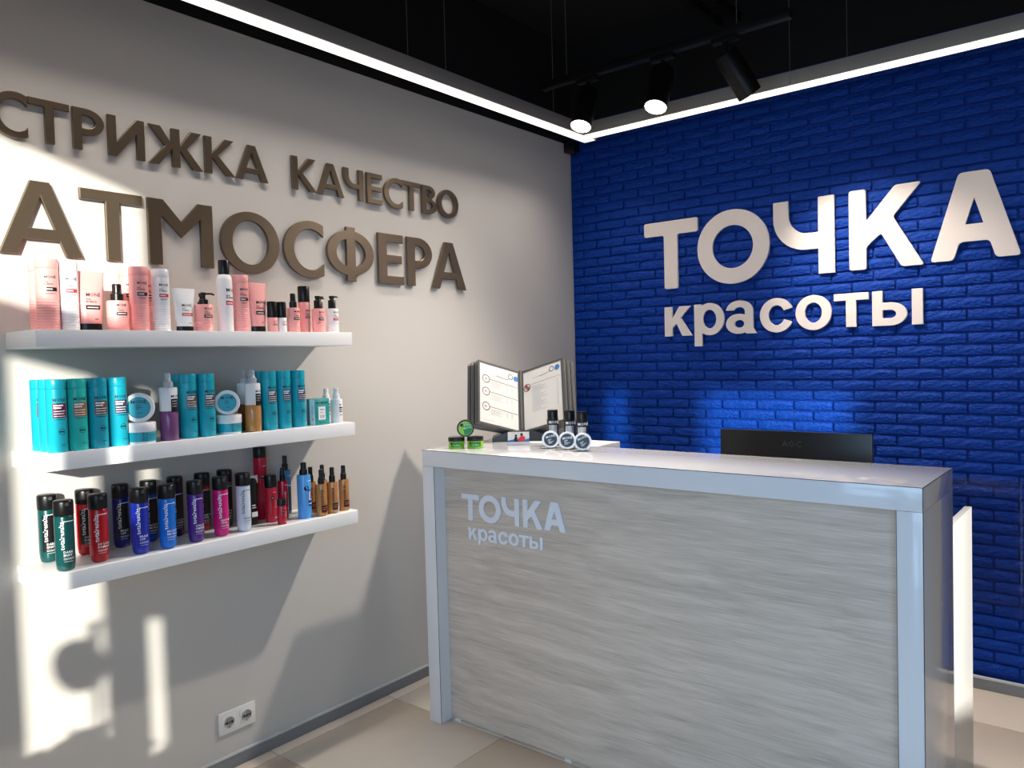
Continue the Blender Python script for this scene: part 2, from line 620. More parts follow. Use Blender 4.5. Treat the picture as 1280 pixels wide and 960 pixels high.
def skirting(name, x0, x1, y0, y1):
    e = bpy.data.objects.new(name, None)
    COL.objects.link(e)
    struct(e)
    return e
bl = struct(box('baseboard_left', 0.0, 0.014, RY, -0.014, 0.0, 0.046, BASEB, None, 0.003))
box('cap_strip', 0.0, 0.0155, RY, -0.0155, 0.046, 0.053, BASEL, bl, 0.002)
bb = struct(box('baseboard_back', 0.0, RX, -0.026, -0.012, 0.0, 0.046, BASEB, None, 0.003))
box('cap_strip', 0.0, RX, -0.0275, -0.011, 0.046, 0.056, BASEL, bb, 0.002)

# ---- blue brick cladding
BP, BH = 0.1865, 0.0507
def brick_mesh(w, h, seed):
    rnd = random.Random(seed)
    nx, nz = 6, 3
    vs, fs = [], []
    hw, hh = w / 2, h / 2
    for k in range(nz + 1):
        for i in range(nx + 1):
            x = -hw + w * i / nx
            z = -hh + h * k / nz
            edge = (i in (0, nx)) or (k in (0, nz))
            if edge:
                x += rnd.uniform(-0.0012, 0.0012)
                z += rnd.uniform(-0.0011, 0.0011)
                cx = (abs(x) > hw * 0.97) and (abs(z) > hh * 0.9)
                d = -0.0085 + rnd.uniform(-0.0015, 0.0015)
                if cx:
                    x *= 0.985; z *= 0.93
            else:
                d = -0.0122 + rnd.uniform(-0.0032, 0.0032)
            vs.append((x, d, z))
    for k in range(nz):
        for i in range(nx):
            a = k * (nx + 1) + i
            fs.append((a, a + 1, a + nx + 2, a + nx + 1))
    loop = [i for i in range(nx + 1)] + [k * (nx + 1) + nx for k in range(1, nz + 1)] + [nz * (nx + 1) + i for i in range(nx - 1, -1, -1)] + [k * (nx + 1) for k in range(nz - 1, 0, -1)]
    b0 = len(vs)
    for v in loop:
        vs.append((vs[v][0], 0.001, vs[v][2]))
    n = len(loop)
    for i in range(n):
        j = (i + 1) % n
        fs.append((loop[j], loop[i], b0 + i, b0 + j))
    me = bpy.data.meshes.new('brick')
    me.from_pydata(vs, [], fs)
    smooth(me, 30)
    return me
variants = [brick_mesh(BP - 0.0105, BH - 0.0098, s) for s in range(10)]
for v in variants:
    v.materials.append(BLUE)
cells = []
camp = Vector(cam.matrix_world.translation)
for k in range(-25, 31):
    zc = 1.264 + k * BH
    if zc - BH / 2 < 0.05 or zc + BH / 2 > 2.845:
        continue
    off = 0.829 + (BP / 2 if k % 2 else 0) - 0.003
    for i in range(-6, 12):
        x0, x1 = off + i * BP, off + (i + 1) * BP
        x0c, x1c = max(x0, 0.004), x1
        x1c = min(x1, 2.423)
        if x1c - x0c < 0.03 or x0 > 2.42:
            continue
        xc = (x0c + x1c) / 2
        hid = zc < 1.05 and xc < 1.97
        d = (Vector((xc, 0, zc)) - camp).length + (50 if hid or xc > 2.42 else 0) + (3 if (x0c != x0 or x1c != x1) else 0)
        cells.append((d, xc, zc, x0c != x0 or x1c != x1, x1c - x0c))
cells.sort()
rest = []
for n_, (d, xc, zc, cut, wdt) in enumerate(cells):
    rnd = random.Random(n_)
    me = variants[rnd.randrange(10)]
    loc = (xc + rnd.uniform(-.001, .001), rnd.uniform(-0.0012, 0.0008), zc)
    if n_ < 300 and not cut:
        o = link('brick', me, None, wb)
        o.location = loc
    else:
        rest.append((me, loc, wdt / BP))
bm = bmesh.new()
for me, loc, s in rest:
    c = me.copy()
    c.transform(Matrix.Translation(loc) @ Matrix.Diagonal((s, 1, 1, 1)))
    bm.from_mesh(c)
    bpy.data.meshes.remove(c)
rm = bpy.data.meshes.new('bricks')
bm.to_mesh(rm); bm.free()
o = link('bricks', rm, BLUE, wb)
o['kind'] = 'stuff'

# ---- shop front behind the camera: solid panels with the glazed openings the sun comes through
YW = -4.5
FR = mat('shopfront_frame', (70, 72, 76), 0.5, metal=0.4)
FILM = mat('frosted_film', (206, 212, 218), 0.7)
sf = struct(bpy.data.objects.new('wall_front', None)); COL.objects.link(sf)
def panel(name, x0, x1, z0, z1, m=FILM):
    box(name, x0, x1, YW - 0.02, YW, z0, z1, m, sf)
panel('header', -0.1, RX, 2.655, RZ, WALLP)
panel('panel', -0.1, 1.05, 0.0, 2.655, WALLP)
panel('transom', 1.05, 1.78, 2.00, 2.16, FR)
panel('panel', 1.05, 1.78, 0.0, 2.00)
panel('transom', 1.78, 2.30, 2.00, 2.16, FR)
panel('stile', 2.08, 2.23, 0.0, 2.00, FR)
panel('panel', 2.23, 2.30, 1.22, 1.55, FR)
panel('panel', 2.30, 5.52, 0.0, 2.655)
panel('mullion', 5.63, 6.10, 0.0, 2.655, FR)
panel('panel', 6.10, 6.86, 0.0, 1.36)
panel('panel', 5.52, 5.63, 0.0, 2.12)
panel('panel', 6.86, RX, 0.0, 2.655)
# unseen round plate and bar added to cast a shadow, and a leafy plant on the floor inside: their shadows reach the left wall
hd = thing('shadow_plate', 'unseen round dark plate on a bar, added for its shadow on the wall', 'shadow caster', (0, YW + 0.03, 0))
link('plate', (lambda me: (me.transform(Matrix.Translation((1.93, 0, 1.05)) @ Matrix.Rotation(PI / 2, 4, 'X')), me)[1])(lathe_me([(0.085, -0.01), (0.085, 0.01)], 32)), FR, hd)
link('bar', tube_me([(1.985, 0, 0.0), (1.985, 0, 1.19), (2.09, 0, 1.19)], 0.014), FR, hd)
LEAF = mat('plant_leaf', (52, 92, 48), 0.5, var=0.2)
pp = thing('potted_plant', 'low bushy plant in a pot beside the glass door', 'plant', (1.45, YW + 0.42, 0.0))
link('pot', lathe_me([(0.11, 0.0), (0.15, 0.26), (0.155, 0.27), (0.14, 0.27), (0.13, 0.22)], 24), DGREY, pp)
bm = bmesh.new()
rnd = random.Random(4)
for i in range(420):
    a = rnd.uniform(0, 2 * PI)
    rr = rnd.uniform(0.02, 0.30)
    hgt = 0.28 + 0.44 * math.sqrt(rnd.uniform(0.02, 1)) * (1 - rr * 1.2)
    c = Vector((rr * math.cos(a), rr * math.sin(a), hgt))
    M_ = Matrix.Translation(c) @ Matrix.Rotation(a, 4, 'Z') @ Matrix.Rotation(rnd.uniform(-.9, .9), 4, 'Y') @ Matrix.Rotation(rnd.uniform(-.8, .8), 4, 'X')
    q = [M_ @ Vector(p) for p in ((-0.055, 0, 0), (0, 0.03, 0.006), (0.065, 0, -0.004), (0, -0.03, 0.006))]
    v = [bm.verts.new(p) for p in q]
    bm.faces.new(v)
lm = bpy.data.meshes.new('leaves'); bm.to_mesh(lm); bm.free()
o = link('foliage', lm, LEAF, pp); o['kind'] = 'stuff'

# ------------------------------------------------------------------ wall signs
bw = 0.0455
s = thing('wall_sign', 'large dark bronze letters АТМОСФЕРА on the grey wall above the shelves', 'sign', (0.0, 0, 0), 0, 'bronze words on the grey wall')
Hb = 0.224
spec = [('А', -3.002, 1.838, 0.234, Hb, .040, .034, 0), ('Т', -2.771, 1.838, 0.199, Hb, .043, .035, 0), ('М', -2.555, 1.838, 0.235, Hb, .046, .035, 0),
        ('О', -2.291, 1.829, 0.249, .232, .048, .034, 0), ('С', -2.023, 1.828, 0.192, .231, .048, .034, 0), ('Ф', -1.814, 1.828, 0.251, .229, .048, .036, 0),
        ('Е', -1.536, 1.829, 0.148, .223, .049, .037, 0), ('Р', -1.363, 1.829, 0.160, .223, .048, .037, 0), ('А', -1.203, 1.826, 0.234, Hb, .040, .034, 0)]
sign_word(s, spec, LEFTW, 0.011, 0.014, BRONZE, 0.0016)
Hs = 0.131
s = thing('wall_sign', 'smaller bronze letters СТРИЖКА at the upper left of the grey wall', 'sign', (0.0, 0, 0), 0, 'bronze words on the grey wall')
spec = [('С', -3.012, 2.180, 0.103, .138, .027, .0215, 0), ('Т', -2.906, 2.182, 0.116, Hs, .0255, .021, 0), ('Р', -2.781, 2.182, 0.095, Hs, .0265, .021, 0),
        ('И', -2.674, 2.181, 0.119, Hs, .026, .021, 0), ('Ж', -2.543, 2.180, 0.195, Hs, .028, .021, 0), ('К', -2.338, 2.180, 0.117, Hs, .0265, .021, 0), ('А', -2.217, 2.180, 0.136, Hs, .0225, .019, 0)]
sign_word(s, spec, LEFTW, 0.011, 0.014, BRONZE, 0.0014)
s = thing('wall_sign', 'smaller bronze letters КАЧЕСТВО on the grey wall, nearer the corner', 'sign', (0.0, 0, 0), 0, 'bronze words on the grey wall')
spec = [('К', -1.970, 2.177, 0.116, Hs, .0265, .021, 0), ('А', -1.851, 2.176, 0.136, Hs, .0225, .019, 0), ('Ч', -1.714, 2.175, 0.106, Hs, .0265, .021, 0),
        ('Е', -1.589, 2.174, 0.088, Hs, .0265, .021, 0), ('С', -1.491, 2.169, 0.112, .137, .027, .0215, 0), ('Т', -1.381, 2.173, 0.115, Hs, .0255, .021, 0),
        ('В', -1.256, 2.172, 0.096, Hs, .0265, .021, 0), ('О', -1.153, 2.168, 0.144, .136, .027, .0215, 0)]
sign_word(s, spec, LEFTW, 0.011, 0.014, BRONZE, 0.0014)

HT = 0.364
tochka = [('Т', .493, 1.833, .317, HT, .080, .074, .012), ('О', .806, 1.832, .385, .378, .084, .080, .0), ('Ч', 1.211, 1.845, .290, HT, .075, .079, .012),
          ('К', 1.565, 1.846, .314, .366, .075, .075, .012), ('А', 1.902, 1.851, .337, .370, .074, .072, .014)]
krasoty = [('к', .607, 1.577, .159, .158, .046, .036, .0), ('р', .781, 1.574, .166, .169, .043, .036, .0), ('а', .957, 1.575, .160, .170, .043, .034, .0),
           ('с', 1.136, 1.574, .162, .170, .044, .036, .0), ('о', 1.313, 1.578, .170, .168, .045, .036, .0), ('т', 1.493, 1.585, .154, .157, .046, .033, .0), ('ы', 1.662, 1.584, .210, .159, .045, .034, .0)]
s = thing('wall_sign', 'huge cream capital letters ТОЧКА on the blue brick wall', 'sign', (0, 0, 0), 0, 'cream words on the blue wall')
sign_word(s, tochka, BACKW, -0.021, 0.013, CREAM, 0.0014)
s = thing('wall_sign', 'smaller cream lowercase letters красоты under the big word on blue bricks', 'sign', (0, 0, 0), 0, 'cream words on the blue wall')
sign_word(s, krasoty, BACKW, -0.021, 0.013, CREAM, 0.0012)

# ------------------------------------------------------------------ reception counter
X0, X1, YF, YB, H, KT = 0.338, 2.180, -1.6235, -1.2145, 1.12, 0.0645
PY = YF + 0.06
rc = thing('reception_counter', 'white glossy reception counter with a grey oak front panel', 'counter', (0, 0, 0))
box('top', X0, X1, YF, YB, H - KT, H, GWHITE, rc, 0.0012)
box('end_post', X0, X0 + KT, YF, YB, 0.0, H - KT - 0.0008, GWHITE, rc, 0.0012)
rp_ = box('end_post', X1 - KT, X1, YF, YB, 0.0, H - KT - 0.0008, GWHITE, rc, 0.0012)
fp = box('front_panel', X0 + KT, X1 - KT, PY, PY + 0.018, 0.012, H - KT, OAK, rc)
for fx in (0.425, 0.975, 1.55, 2.03):
    box('foot', fx, fx + 0.03, PY - 0.003, PY + 0.04, 0.0, 0.012, MWHITE, rc)
e = 0.0006
def seam(x0, x1, y0, y1, z0, z1):
    box('edge_line', x0, x1, y0, y1, z0, z1, SEAM, rc)
seam(X0, X1, YF - e, YF + .0012, H - .0012, H + e)
seam(X1 - .0012, X1 + e, YF, YB, H - .0012, H + e)
seam(X1 - .0012, X1 + e, YF - e, YF + .0012, 0, H)
seam(X1 - KT - .0004, X1 - KT + .0008, YF - e, YF + .0012, 0, H - KT)
seam(X0 + KT - .0008, X0 + KT + .0004, YF - e, YF + .0012, 0, H - KT)
chip = Print().poly([(-1.402, .757), (-1.392, .760), (-1.384, .757), (-1.374, .759), (-1.380, .751), (-1.397, .751)])
link('chip_mark', chip.plane(X1 + 0.0008), PAPER, rc)
# rear return of the counter, the staff desk behind it and its low side board
box('return_top', X0, 0.911, YB + 0.001, -1.022, H - 0.045, H, MWHITE, rc, 0.001)
box('return_side', X0, X0 + 0.018, YB + 0.001, -1.03, 0.0, H - 0.045, MWHITE, rc)
box('return_back', X0 + 0.018, 0.90, -1.045, -1.028, 0.0, H - 0.045, MWHITE, rc)
box('worktop', X0 + 0.02, 2.138, -1.03 + 0.002, -0.76, 0.715, 0.74, MWHITE, rc, 0.001)
box('worktop', 0.92, 2.115, YB + 0.001, -1.03, 0.715, 0.74, MWHITE, rc, 0.001)
box('side_board', 2.138, 2.160, YB + 0.001, -0.745, 0.0, 0.922, MWHITE, rc, 0.001)
box('leg', X0 + 0.02, X0 + 0.04, -0.99, -0.77, 0.0, 0.715, MWHITE, rc)
# the same two words, small, on the front panel
kk = (1.007 - 0.500) / (2.238 - 0.494)
for words, dp in ((tochka, 0), (krasoty, 0)):
    for ch, x, y, w, h, t, th, rd in words:
        me = letter_mesh(ch, w * kk, h * kk, t * kk, th * kk, 0.006, 0.0006, rd * kk)
        me.transform(BACKW)
        o = link('letter', me, PLETTER, fp)
        o.location = (0.500 + (x - .494) * kk, PY - 0.003, 0.845 + (y - 1.838) * kk)
        me.name = 'pale_letter'

# ------------------------------------------------------------------ shelves
YS, YE, SDP = -2.992, -1.875, 0.229
SHELF_Z = (1.6022, 1.2515, 0.906)
for z, w_ in zip(SHELF_Z, ('thick white floating shelf under the big letters, topmost of three', 'thick white floating shelf with turquoise bottles, the middle of three', 'thick white floating shelf with dark bottles, lowest of three')):
    o = box('wall_shelf', 0.0, SDP, YS, YE, z - 0.05, z, SHELFW, None, 0.0015)
    tag(o, w_, 'shelf', 'floating shelves on the grey wall')

# ------------------------------------------------------------------ bottles
def solid(rgb, name, **k):
    return mat(name, rgb, k.pop('rough', 0.3), **k)
PINK = solid((243, 166, 163), 'pink_plastic', rough=0.35)
WHITEP = solid((236, 236, 238), 'white_plastic', rough=0.3)
TEAL = solid((18, 168, 190), 'turquoise_plastic', rough=0.3)
TEALG = solid((34, 196, 188), 'sea_green_plastic', rough=0.3)
CLEAR = mat('frosted_clear_plastic', (214, 216, 220), 0.25, trans=0.35)
LILAC = solid((122, 72, 120), 'purple_liquid', rough=0.15)
AMBER = mat('amber_liquid', (214, 152, 84), 0.12, trans=0.3, coat=0.5)
AMBERD = mat('dark_amber_liquid', (150, 92, 52), 0.15, trans=0.15)
LBLK = solid((22, 20, 22), 'black_label')
LSIL = solid((176, 178, 182), 'silver_label', rough=0.3, metal=0.4)

def part(name, me, m, p):
    return link(name, me, m, p)

def tall_bottle(loc, r, h, m, label, group, lab=None, ribs=False, ink=INKK, back=False, seal=None):
    b = thing('bottle', label, 'bottle', loc, 0, group)
    zc = h * 0.87
    prof = [(r * 0.93, 0.0), (r, 0.003)]
    if ribs:
        n = 10
        z0, z1 = 0.006, h * 0.42
        st = (z1 - z0) / n
        for i in range(n):
            a = z0 + i * st
            prof += [(r * 0.965, a + st * .06), (r * 1.0, a + st * .45), (r * 0.99, a + st * .75), (r * 0.962, a + st * .98)]
        prof += [(r, z1 + 0.003)]
    prof += [(r, zc - 0.0008), (r * 0.975, zc - 0.0004)]
    part('body', lathe_me(prof, 28, ang=50 if not ribs else 25), m, b)
    part('cap', lathe_me([(r * .985, zc), (r * 1.0, zc + .0012), (r * 1.0, h - .003), (r * .96, h)], 28), m, b)
    if back:
        return b
    if ribs:
        pr = Print().text('MONÉ', -r * .62, h * .725, h * .055).text('PINK', -r * .62, h * .665, h * .024).text('BUBBLES', -r * .62, h * .635, h * .032)
        part('lettering', pr.cyl(r), ink, b)
        lb = part('label', Print().rect(-r * .62, r * .55, h * .545, h * .60, 6).cyl(r), lab, b)
        part('fine_print', Print().rect(-r * .5, r * .1, h * .566, h * .58, 3).cyl(r, .0007), WINK, lb)
        part('fine_print', Print().rect(-r * .5, r * .4, h * .515, h * .522, 4).rect(-r * .5, r * .25, h * .50, h * .506, 4).cyl(r), INK, b)
    else:
        part('lettering', Print().text('MONÉ', -r * .70, h * .70, h * .062).rect(-r * .6, r * .6, h * .448, h * .456, 4).rect(0, r * .55, h * .10, h * .107, 3).cyl(r), ink, b)
        lb = part('label', Print().rect(-r * .72, r * .80, h * .475, h * .675, 8).cyl(r), lab, b)
        fp_ = Print().rect(-r * .6, r * .35, h * .635, h * .655, 3).rect(-r * .6, r * .15, h * .602, h * .622, 3)
        fp_.rect(-r * .6, r * .55, h * .562, h * .572, 4).rect(-r * .6, r * .45, h * .528, h * .537, 4).rect(-r * .6, r * .55, h * .495, h * .502, 4)
        part('fine_print', fp_.cyl(r, .0007), WINK, lb)
        part('seal', Print().ring(r * .12, h * .285, h * .042, h * .006).rect(-r * .14, r * .36, h * .277, h * .294, 3).cyl(r), ink, b)
    return b

def spray_bottle(loc, r, h, hb, mb, mp, label, group, style='mone', lab=LBLK, cat='bottle', ribs=True, art=None):
    """body up to hb, pump above it"""
    b = thing('spray_bottle', label, cat, loc, 0, group)
    prof = [(r * .93, 0), (r, .003)]
    if ribs:
        for i in range(5):
            a = .006 + i * hb * .07
            prof += [(r * .965, a), (r, a + hb * .03), (r * .96, a + hb * .065)]
        prof += [(r, hb * .42)]
    prof += [(r, hb - .006), (r * .93, hb - .001), (r * .55, hb)]
    part('body', lathe_me(prof, 26, ang=30), mb, b)
    ph = h - hb
    k = r * .58
    pm = part('pump', lathe_me([(k, hb), (k, hb + ph * .40), (k * .78, hb + ph * .44), (k * .72, hb + ph * .62), (k * .74, hb + ph * .95), (k * .6, h)], 20), mp, b)
    part('nozzle', (lambda me: (me.transform(Matrix.Translation((k * .70, 0, hb + ph * .80)) @ Matrix.Rotation(PI / 2, 4, 'Y')), me)[1])(lathe_me([(.0028, -.002), (.0028, .0018)], 10)), mp, pm)
    if style == 'mone':
        part('lettering', Print().text('MONÉ', -r * .5, hb * .80, hb * .11).text('PINK', -r * .5, hb * .71, hb * .05).text('BUBBLES', -r * .5, hb * .645, hb * .06).cyl(r), INKK, b)
        lb = part('label', Print().rect(-r * .55, r * .55, hb * .50, hb * .61, 5).cyl(r), lab, b)
        part('fine_print', Print().rect(-r * .4, r * .4, hb * .545, hb * .57, 3).cyl(r, .0007), WINK, lb)
    if art:
        art(b, r, hb)
    return b

def pump_bottle(loc, r, h, hb, mb, label, group, lab=LBLK, small=False, aim=0.9, prt=True):
    b = thing('pump_bottle', label, 'bottle', loc, 0, group)
    prof = [(r * .93, 0), (r, .003)]
    for i in range(5):
        a = .006 + i * hb * .075
        prof += [(r * .965, a), (r, a + hb * .03), (r * .96, a + hb * .07)]
    prof += [(r, hb * .44), (r, hb - .004), (r * .95, hb - .001), (r * .5, hb)]
    part('body', lathe_me(prof, 26, ang=30), mb, b)
    k = r * (.62 if small else .5)
    ph = h - hb
    if small:
        pm = part('pump', lathe_me([(k, hb), (k, hb + ph * .62), (k * .9, hb + ph * .66), (k * .55, hb + ph * .68), (k * .55, hb + ph * .8), (k * .75, hb + ph * .82), (k * .7, h)], 20), BLK, b)
        nz = tube_me([(0, 0, h - .004), (k * 1.3, 0, h - .004), (k * 1.6, 0, h - .007)], .0028, 8)
    else:
        pm = part('pump', lathe_me([(k, hb), (k, hb + ph * .38), (k * .8, hb + ph * .42), (k * .42, hb + ph * .45), (k * .42, hb + ph * .74), (k * .62, hb + ph * .78), (k * .6, h)], 20), BLK, b)
        nz = tube_me([(0, 0, h - .004), (r * .9, 0, h - .004), (r * 1.15, 0, h - .008)], .0034, 8)
    nz.transform(Matrix.Rotation(aim, 4, 'Z'))
    part('nozzle', nz, BLK, pm)
    if prt:
        part('lettering', Print().text('MONÉ', -r * .45, hb * .80, hb * .11).text('PINK', -r * .45, hb * .71, hb * .05).text('BUBBLES', -r * .45, hb * .645, hb * .06).cyl(r), INKK, b)
        lb = part('label', Print().rect(-r * .5, r * .55, hb * .50, hb * .61, 5).cyl(r), lab, b)
        part('fine_print', Print().rect(-r * .35, r * .4, hb * .545, hb * .57, 3).cyl(r, .0007), WINK, lb)
    return b

def tube_pack(loc, r, h, mb, mc, label, group, lab=LBLK, crimp_up=True, name='squeeze_tube', art=True, rz=0.0):
    """cap at the bottom, flat wide crimp at the top"""
    b = thing(name, label, 'tube', loc, rz, group)
    hc = h * .12
    part('cap', lathe_me([(r * .86, 0), (r * .88, .002), (r * .86, hc)], 28, sx=.62, sy=1.0), mc, b)
    n, L = 28, 9
    vs, fs = [], []
    for k in range(L + 1):
        t = k / L
        z = hc + .0005 + (h - hc) * t
        wy = r * (.84 + .36 * t)
        dx = r * .55 * (1 - t ** 1.6) + .0016
        for i in range(n):
            a = 2 * PI * i / n
            vs.append((dx * math.cos(a), wy * math.sin(a), z))
    for k in range(L):
        for i in range(n):
            j = (i + 1) % n
            fs.append((k * n + i, k * n + j, (k + 1) * n + j, (k + 1) * n + i))
    fs.append(tuple(L * n + i for i in range(n)))
    me = bpy.data.meshes.new('tube'); me.from_pydata(vs, [], fs); smooth(me, 60)
    part('body', me, mb, b)
    def wrap(u, v):
        t = max(0, (v - hc) / (h - hc))
        wy = r * (.84 + .36 * t)
        dx = r * .55 * (1 - t ** 1.6) + .0016
        s_ = min(.98, abs(u) / wy)
        return (dx * math.sqrt(1 - s_ * s_) + .0006, u, v)
    if art:
        part('lettering', Print().text('MONÉ', -r * .45, h * .58, h * .085).text('PINK', -r * .45, h * .52, h * .034).text('BUBBLES', -r * .45, h * .475, h * .045).rect(r * .1, r * .4, h * .19, h * .20, 2).fun(wrap), INKK, b)
        lb = part('label', Print().rect(-r * .5, r * .62, h * .36, h * .43, 6).fun(wrap), lab, b)
        part('fine_print', Print().rect(-r * .4, r * .45, h * .385, h * .40, 4).fun(lambda u, v: tuple(a + (0.0004 if i == 0 else 0) for i, a in enumerate(wrap(u, v)))), WINK, lb)
    return b

def cap_can(loc, r, h, hb, mb, mc, label, group, lab=None, name='bottle', dome=False, art=None, capr=1.0):
    """cylinder body with a separate plain cap"""
    b = thing(name, label, 'bottle' if name == 'bottle' else 'spray can', loc, 0, group)
    if dome:
        body = [(r * .95, 0), (r, .004), (r, hb - r * .75), (r * .95, hb - r * .45), (r * .80, hb - r * .14), (r * .72, hb)]
        cr = r * .69
    else:
        body = [(r * .93, 0), (r, .003), (r, hb - .001), (r * .96, hb)]
        cr = r * capr
    part('body', lathe_me(body, 28), mb, b)
    part('cap', lathe_me([(cr * .97, hb + .0004), (cr, hb + .002), (cr, h - .004), (cr * .93, h)], 28), mc, b)
    if lab is not None:
        part('lettering', Print().text('MONÉ', -r * .35, hb * .70, hb * .085).text('PINK', -r * .35, hb * .62, hb * .035).text('BUBBLES', -r * .35, hb * .58, hb * .045).cyl(r), INKK, b)
        lb = part('label', Print().rect(-r * .4, r * .72, hb * .47, hb * .54, 6).cyl(r), lab, b)
        part('fine_print', Print().rect(-r * .3, r * .5, hb * .495, hb * .51, 4).cyl(r, .0007), WINK, lb)
    if art:
        art(b, r, hb)
    return b

def tr_bottle(loc, r, h, m, label, group, name2=None, black=False, ink=WINK, brd=('',)):
    """salon bottle: rounded foot, black flip cap, sideways brand line"""
    b = thing('bottle', label, 'bottle', loc, 0, group)
    hb = h * .785
    prof = [(r * .62, 0), (r * .80, .0025), (r * .90, h * .03), (r * .965, h * .085), (r * 1.0, h * .16), (r * 1.0, hb - .004), (r * .97, hb - .001), (r * .92, hb)]
    part('body', lathe_me(prof, 30, ang=60), m, b)
    rc_ = r * 1.03
    cp = part('cap', lathe_me([(rc_ * .98, hb + .0003), (rc_, hb + .0015), (rc_, h - .006), (rc_ * .97, h - .002), (rc_ * .90, h)], 30, ang=60), BLK, b)
    part('lip', Print().disc(0, h - .010, r * .22, 16, 1.0).cyl(rc_, .0006), DGREY, cp)
    if black:
        lb = part('label', Print().rect(-r * .98, r * 1.0, h * .17, h * .70, 10).cyl(r), LBLK, b)
        R_ = r + .0003
    else:
        R_ = r
    p = Print()
    p.text('totalresults', -r * .40, h * .312, h * .087, vertical=True)
    p.rect(-r * .52, r * .75, h * .705, h * .715, 6)
    p.rect(-r * .40, -r * .36, h * .685, h * .71)
    for i, t_ in enumerate(brd):
        p.text(t_, -r * .55, h * (.262 - .045 * i), h * .047)
    p.rect(-r * .55, r * .62, h * .188, h * .193, 5).rect(-r * .55, r * .5, h * .172, h * .176, 5).rect(-r * .5, r * .4, h * .142, h * .146, 5)
    part('lettering', p.cyl(R_, .0006), ink, b)
    return b

GT = 'pink and white hair products on the top shelf'
z = SHELF_Z[0]
tall_bottle((.055, -2.914, z), .028, .207, PINK, 'tall ribbed pink bottle, leftmost on the top shelf, half hidden', GT, LBLK, True)
tall_bottle((.16, -2.931, z), .030, .205, PINK, 'tall ribbed pink bottle, second from the left end of the top shelf', GT, LBLK, True)
tall_bottle((.16, -2.874, z), .0265, .202, WHITEP, 'tall ribbed white bottle between pink bottles and pink tube, top shelf', GT, REDINK, True)
tall_bottle((.065, -2.800, z), .027, .150, PINK, 'pink bottle mostly hidden behind the white bottle and the leftmost pink tube', GT, LBLK, True)
tube_pack((.155, -2.813, z), .037, .178, PINK, BLK, 'pink squeeze tube on a black cap, leftmost tube on the top shelf', GT)
spray_bottle((.17, -2.739, z), .031, .144, .093, PINK, BLK, 'short pink bottle with tall black pump, left half of the top shelf', GT)
tall_bottle((.07, -2.658, z), .027, .205, PINK, 'tall ribbed pink bottle at the wall behind the middle pink bottle', GT, LBLK, True)
tall_bottle((.16, -2.666, z), .028, .202, PINK, 'tall ribbed pink bottle just left of the second white bottle', GT, LBLK, True)
tall_bottle((.07, -2.592, z), .027, .204, PINK, 'tall pink bottle peeking out behind the second white bottle', GT, LBLK, True)
tall_bottle((.16, -2.596, z), .0265, .199, WHITEP, 'second tall ribbed white bottle, left of the white tube', GT, REDINK, True)
tube_pack((.16, -2.518, z), .033, .142, WHITEP, BLK, 'white squeeze tube on a black cap in the middle of the top shelf', GT, REDINK)
pump_bottle((.07, -2.406, z), .027, .138, .088, PINK, 'pump bottle with a black head hidden behind the pink pump bottle', GT, LBLK, aim=-.4)
pump_bottle((.165, -2.452, z), .030, .132, .092, PINK, 'pink pump bottle with black curved spout right of the white tube', GT, LBLK, aim=1.2)
cap_can((.15, -2.364, z), .0265, .248, .198, WHITEP, BLK, 'tall white spray can with a black cap, highest item on the shelf', GT, REDINK, 'spray_can', True)
tall_bottle((.14, -2.296, z), .027, .202, PINK, 'tall ribbed pink bottle right of the white spray can', GT, LBLK, True)
tube_pack((.155, -2.239, z), .0315, .176, PINK, BLK, 'pink squeeze tube right of the tall pink bottle by the spray can', GT)
cap_can((.17, -2.190, z), .018, .111, .053, PINK, BLK, 'little pink bottle with big black cap, left of a twin in white', GT, LBLK)
cap_can((.172, -2.152, z), .0165, .111, .053, WHITEP, BLK, 'little white bottle with big black cap beside its pink twin', GT, REDINK)
spray_bottle((.165, -2.096, z), .0235, .145, .092, PINK, BLK, 'slim pink bottle with black pump, right part of the top shelf', GT)
cap_can((.14, -2.029, z), .022, .177, .116, PINK, BLK, 'pink cylinder with tall black cap, right part of the top shelf', GT, LBLK)
pump_bottle((.17, -1.988, z), .0235, .14, .092, PINK, 'small pink pump bottle, second from the right end of the top shelf', GT, LBLK, True, aim=.5)
pump_bottle((.085, -1.915, z), .021, .143, .094, PINK, 'small pump bottle hidden behind the two rightmost pump bottles', GT, LBLK, True, aim=.5, prt=False)
pump_bottle((.172, -1.922, z), .024, .143, .094, WHITEP, 'small white pump bottle at the right end of the top shelf', GT, REDINK, True, aim=.5)

GM = 'turquoise hair products on the middle shelf'
z = SHELF_Z[1]
L1 = solid((92, 20, 66), 'plum_label'); L2 = solid((150, 100, 62), 'tan_label'); L3 = solid((104, 72, 62), 'brown_label'); L4 = solid((60, 62, 92), 'slate_label'); L5 = solid((70, 58, 56), 'umber_label')
tall_bottle((.200, -2.938, z), .0265, .209, TEAL, 'turquoise bottle with a plum label at the left front of the middle shelf', GM, L1)
tall_bottle((.142, -2.936, z), .0265, .209, TEAL, 'turquoise bottle behind the plum labelled one, middle of its row', GM, back=True)
tall_bottle((.084, -2.936, z), .0265, .209, TEAL, 'turquoise bottle nearest the wall in the plum labelled row', GM, L1)
tall_bottle((.195, -2.880, z), .0265, .209, TEALG, 'sea green bottle with a tan label, second column on the middle shelf', GM, L2)
tall_bottle((.130, -2.876, z), .0265, .209, TEAL, 'turquoise bottle hidden behind the tan labelled sea green bottle', GM, back=True)
tall_bottle((.192, -2.820, z), .0265, .209, TEAL, 'turquoise bottle with a brown label, third column on the middle shelf', GM, L3)
tall_bottle((.120, -2.816, z), .0265, .209, TEAL, 'turquoise bottle hidden behind the brown labelled one in column three', GM, back=True)
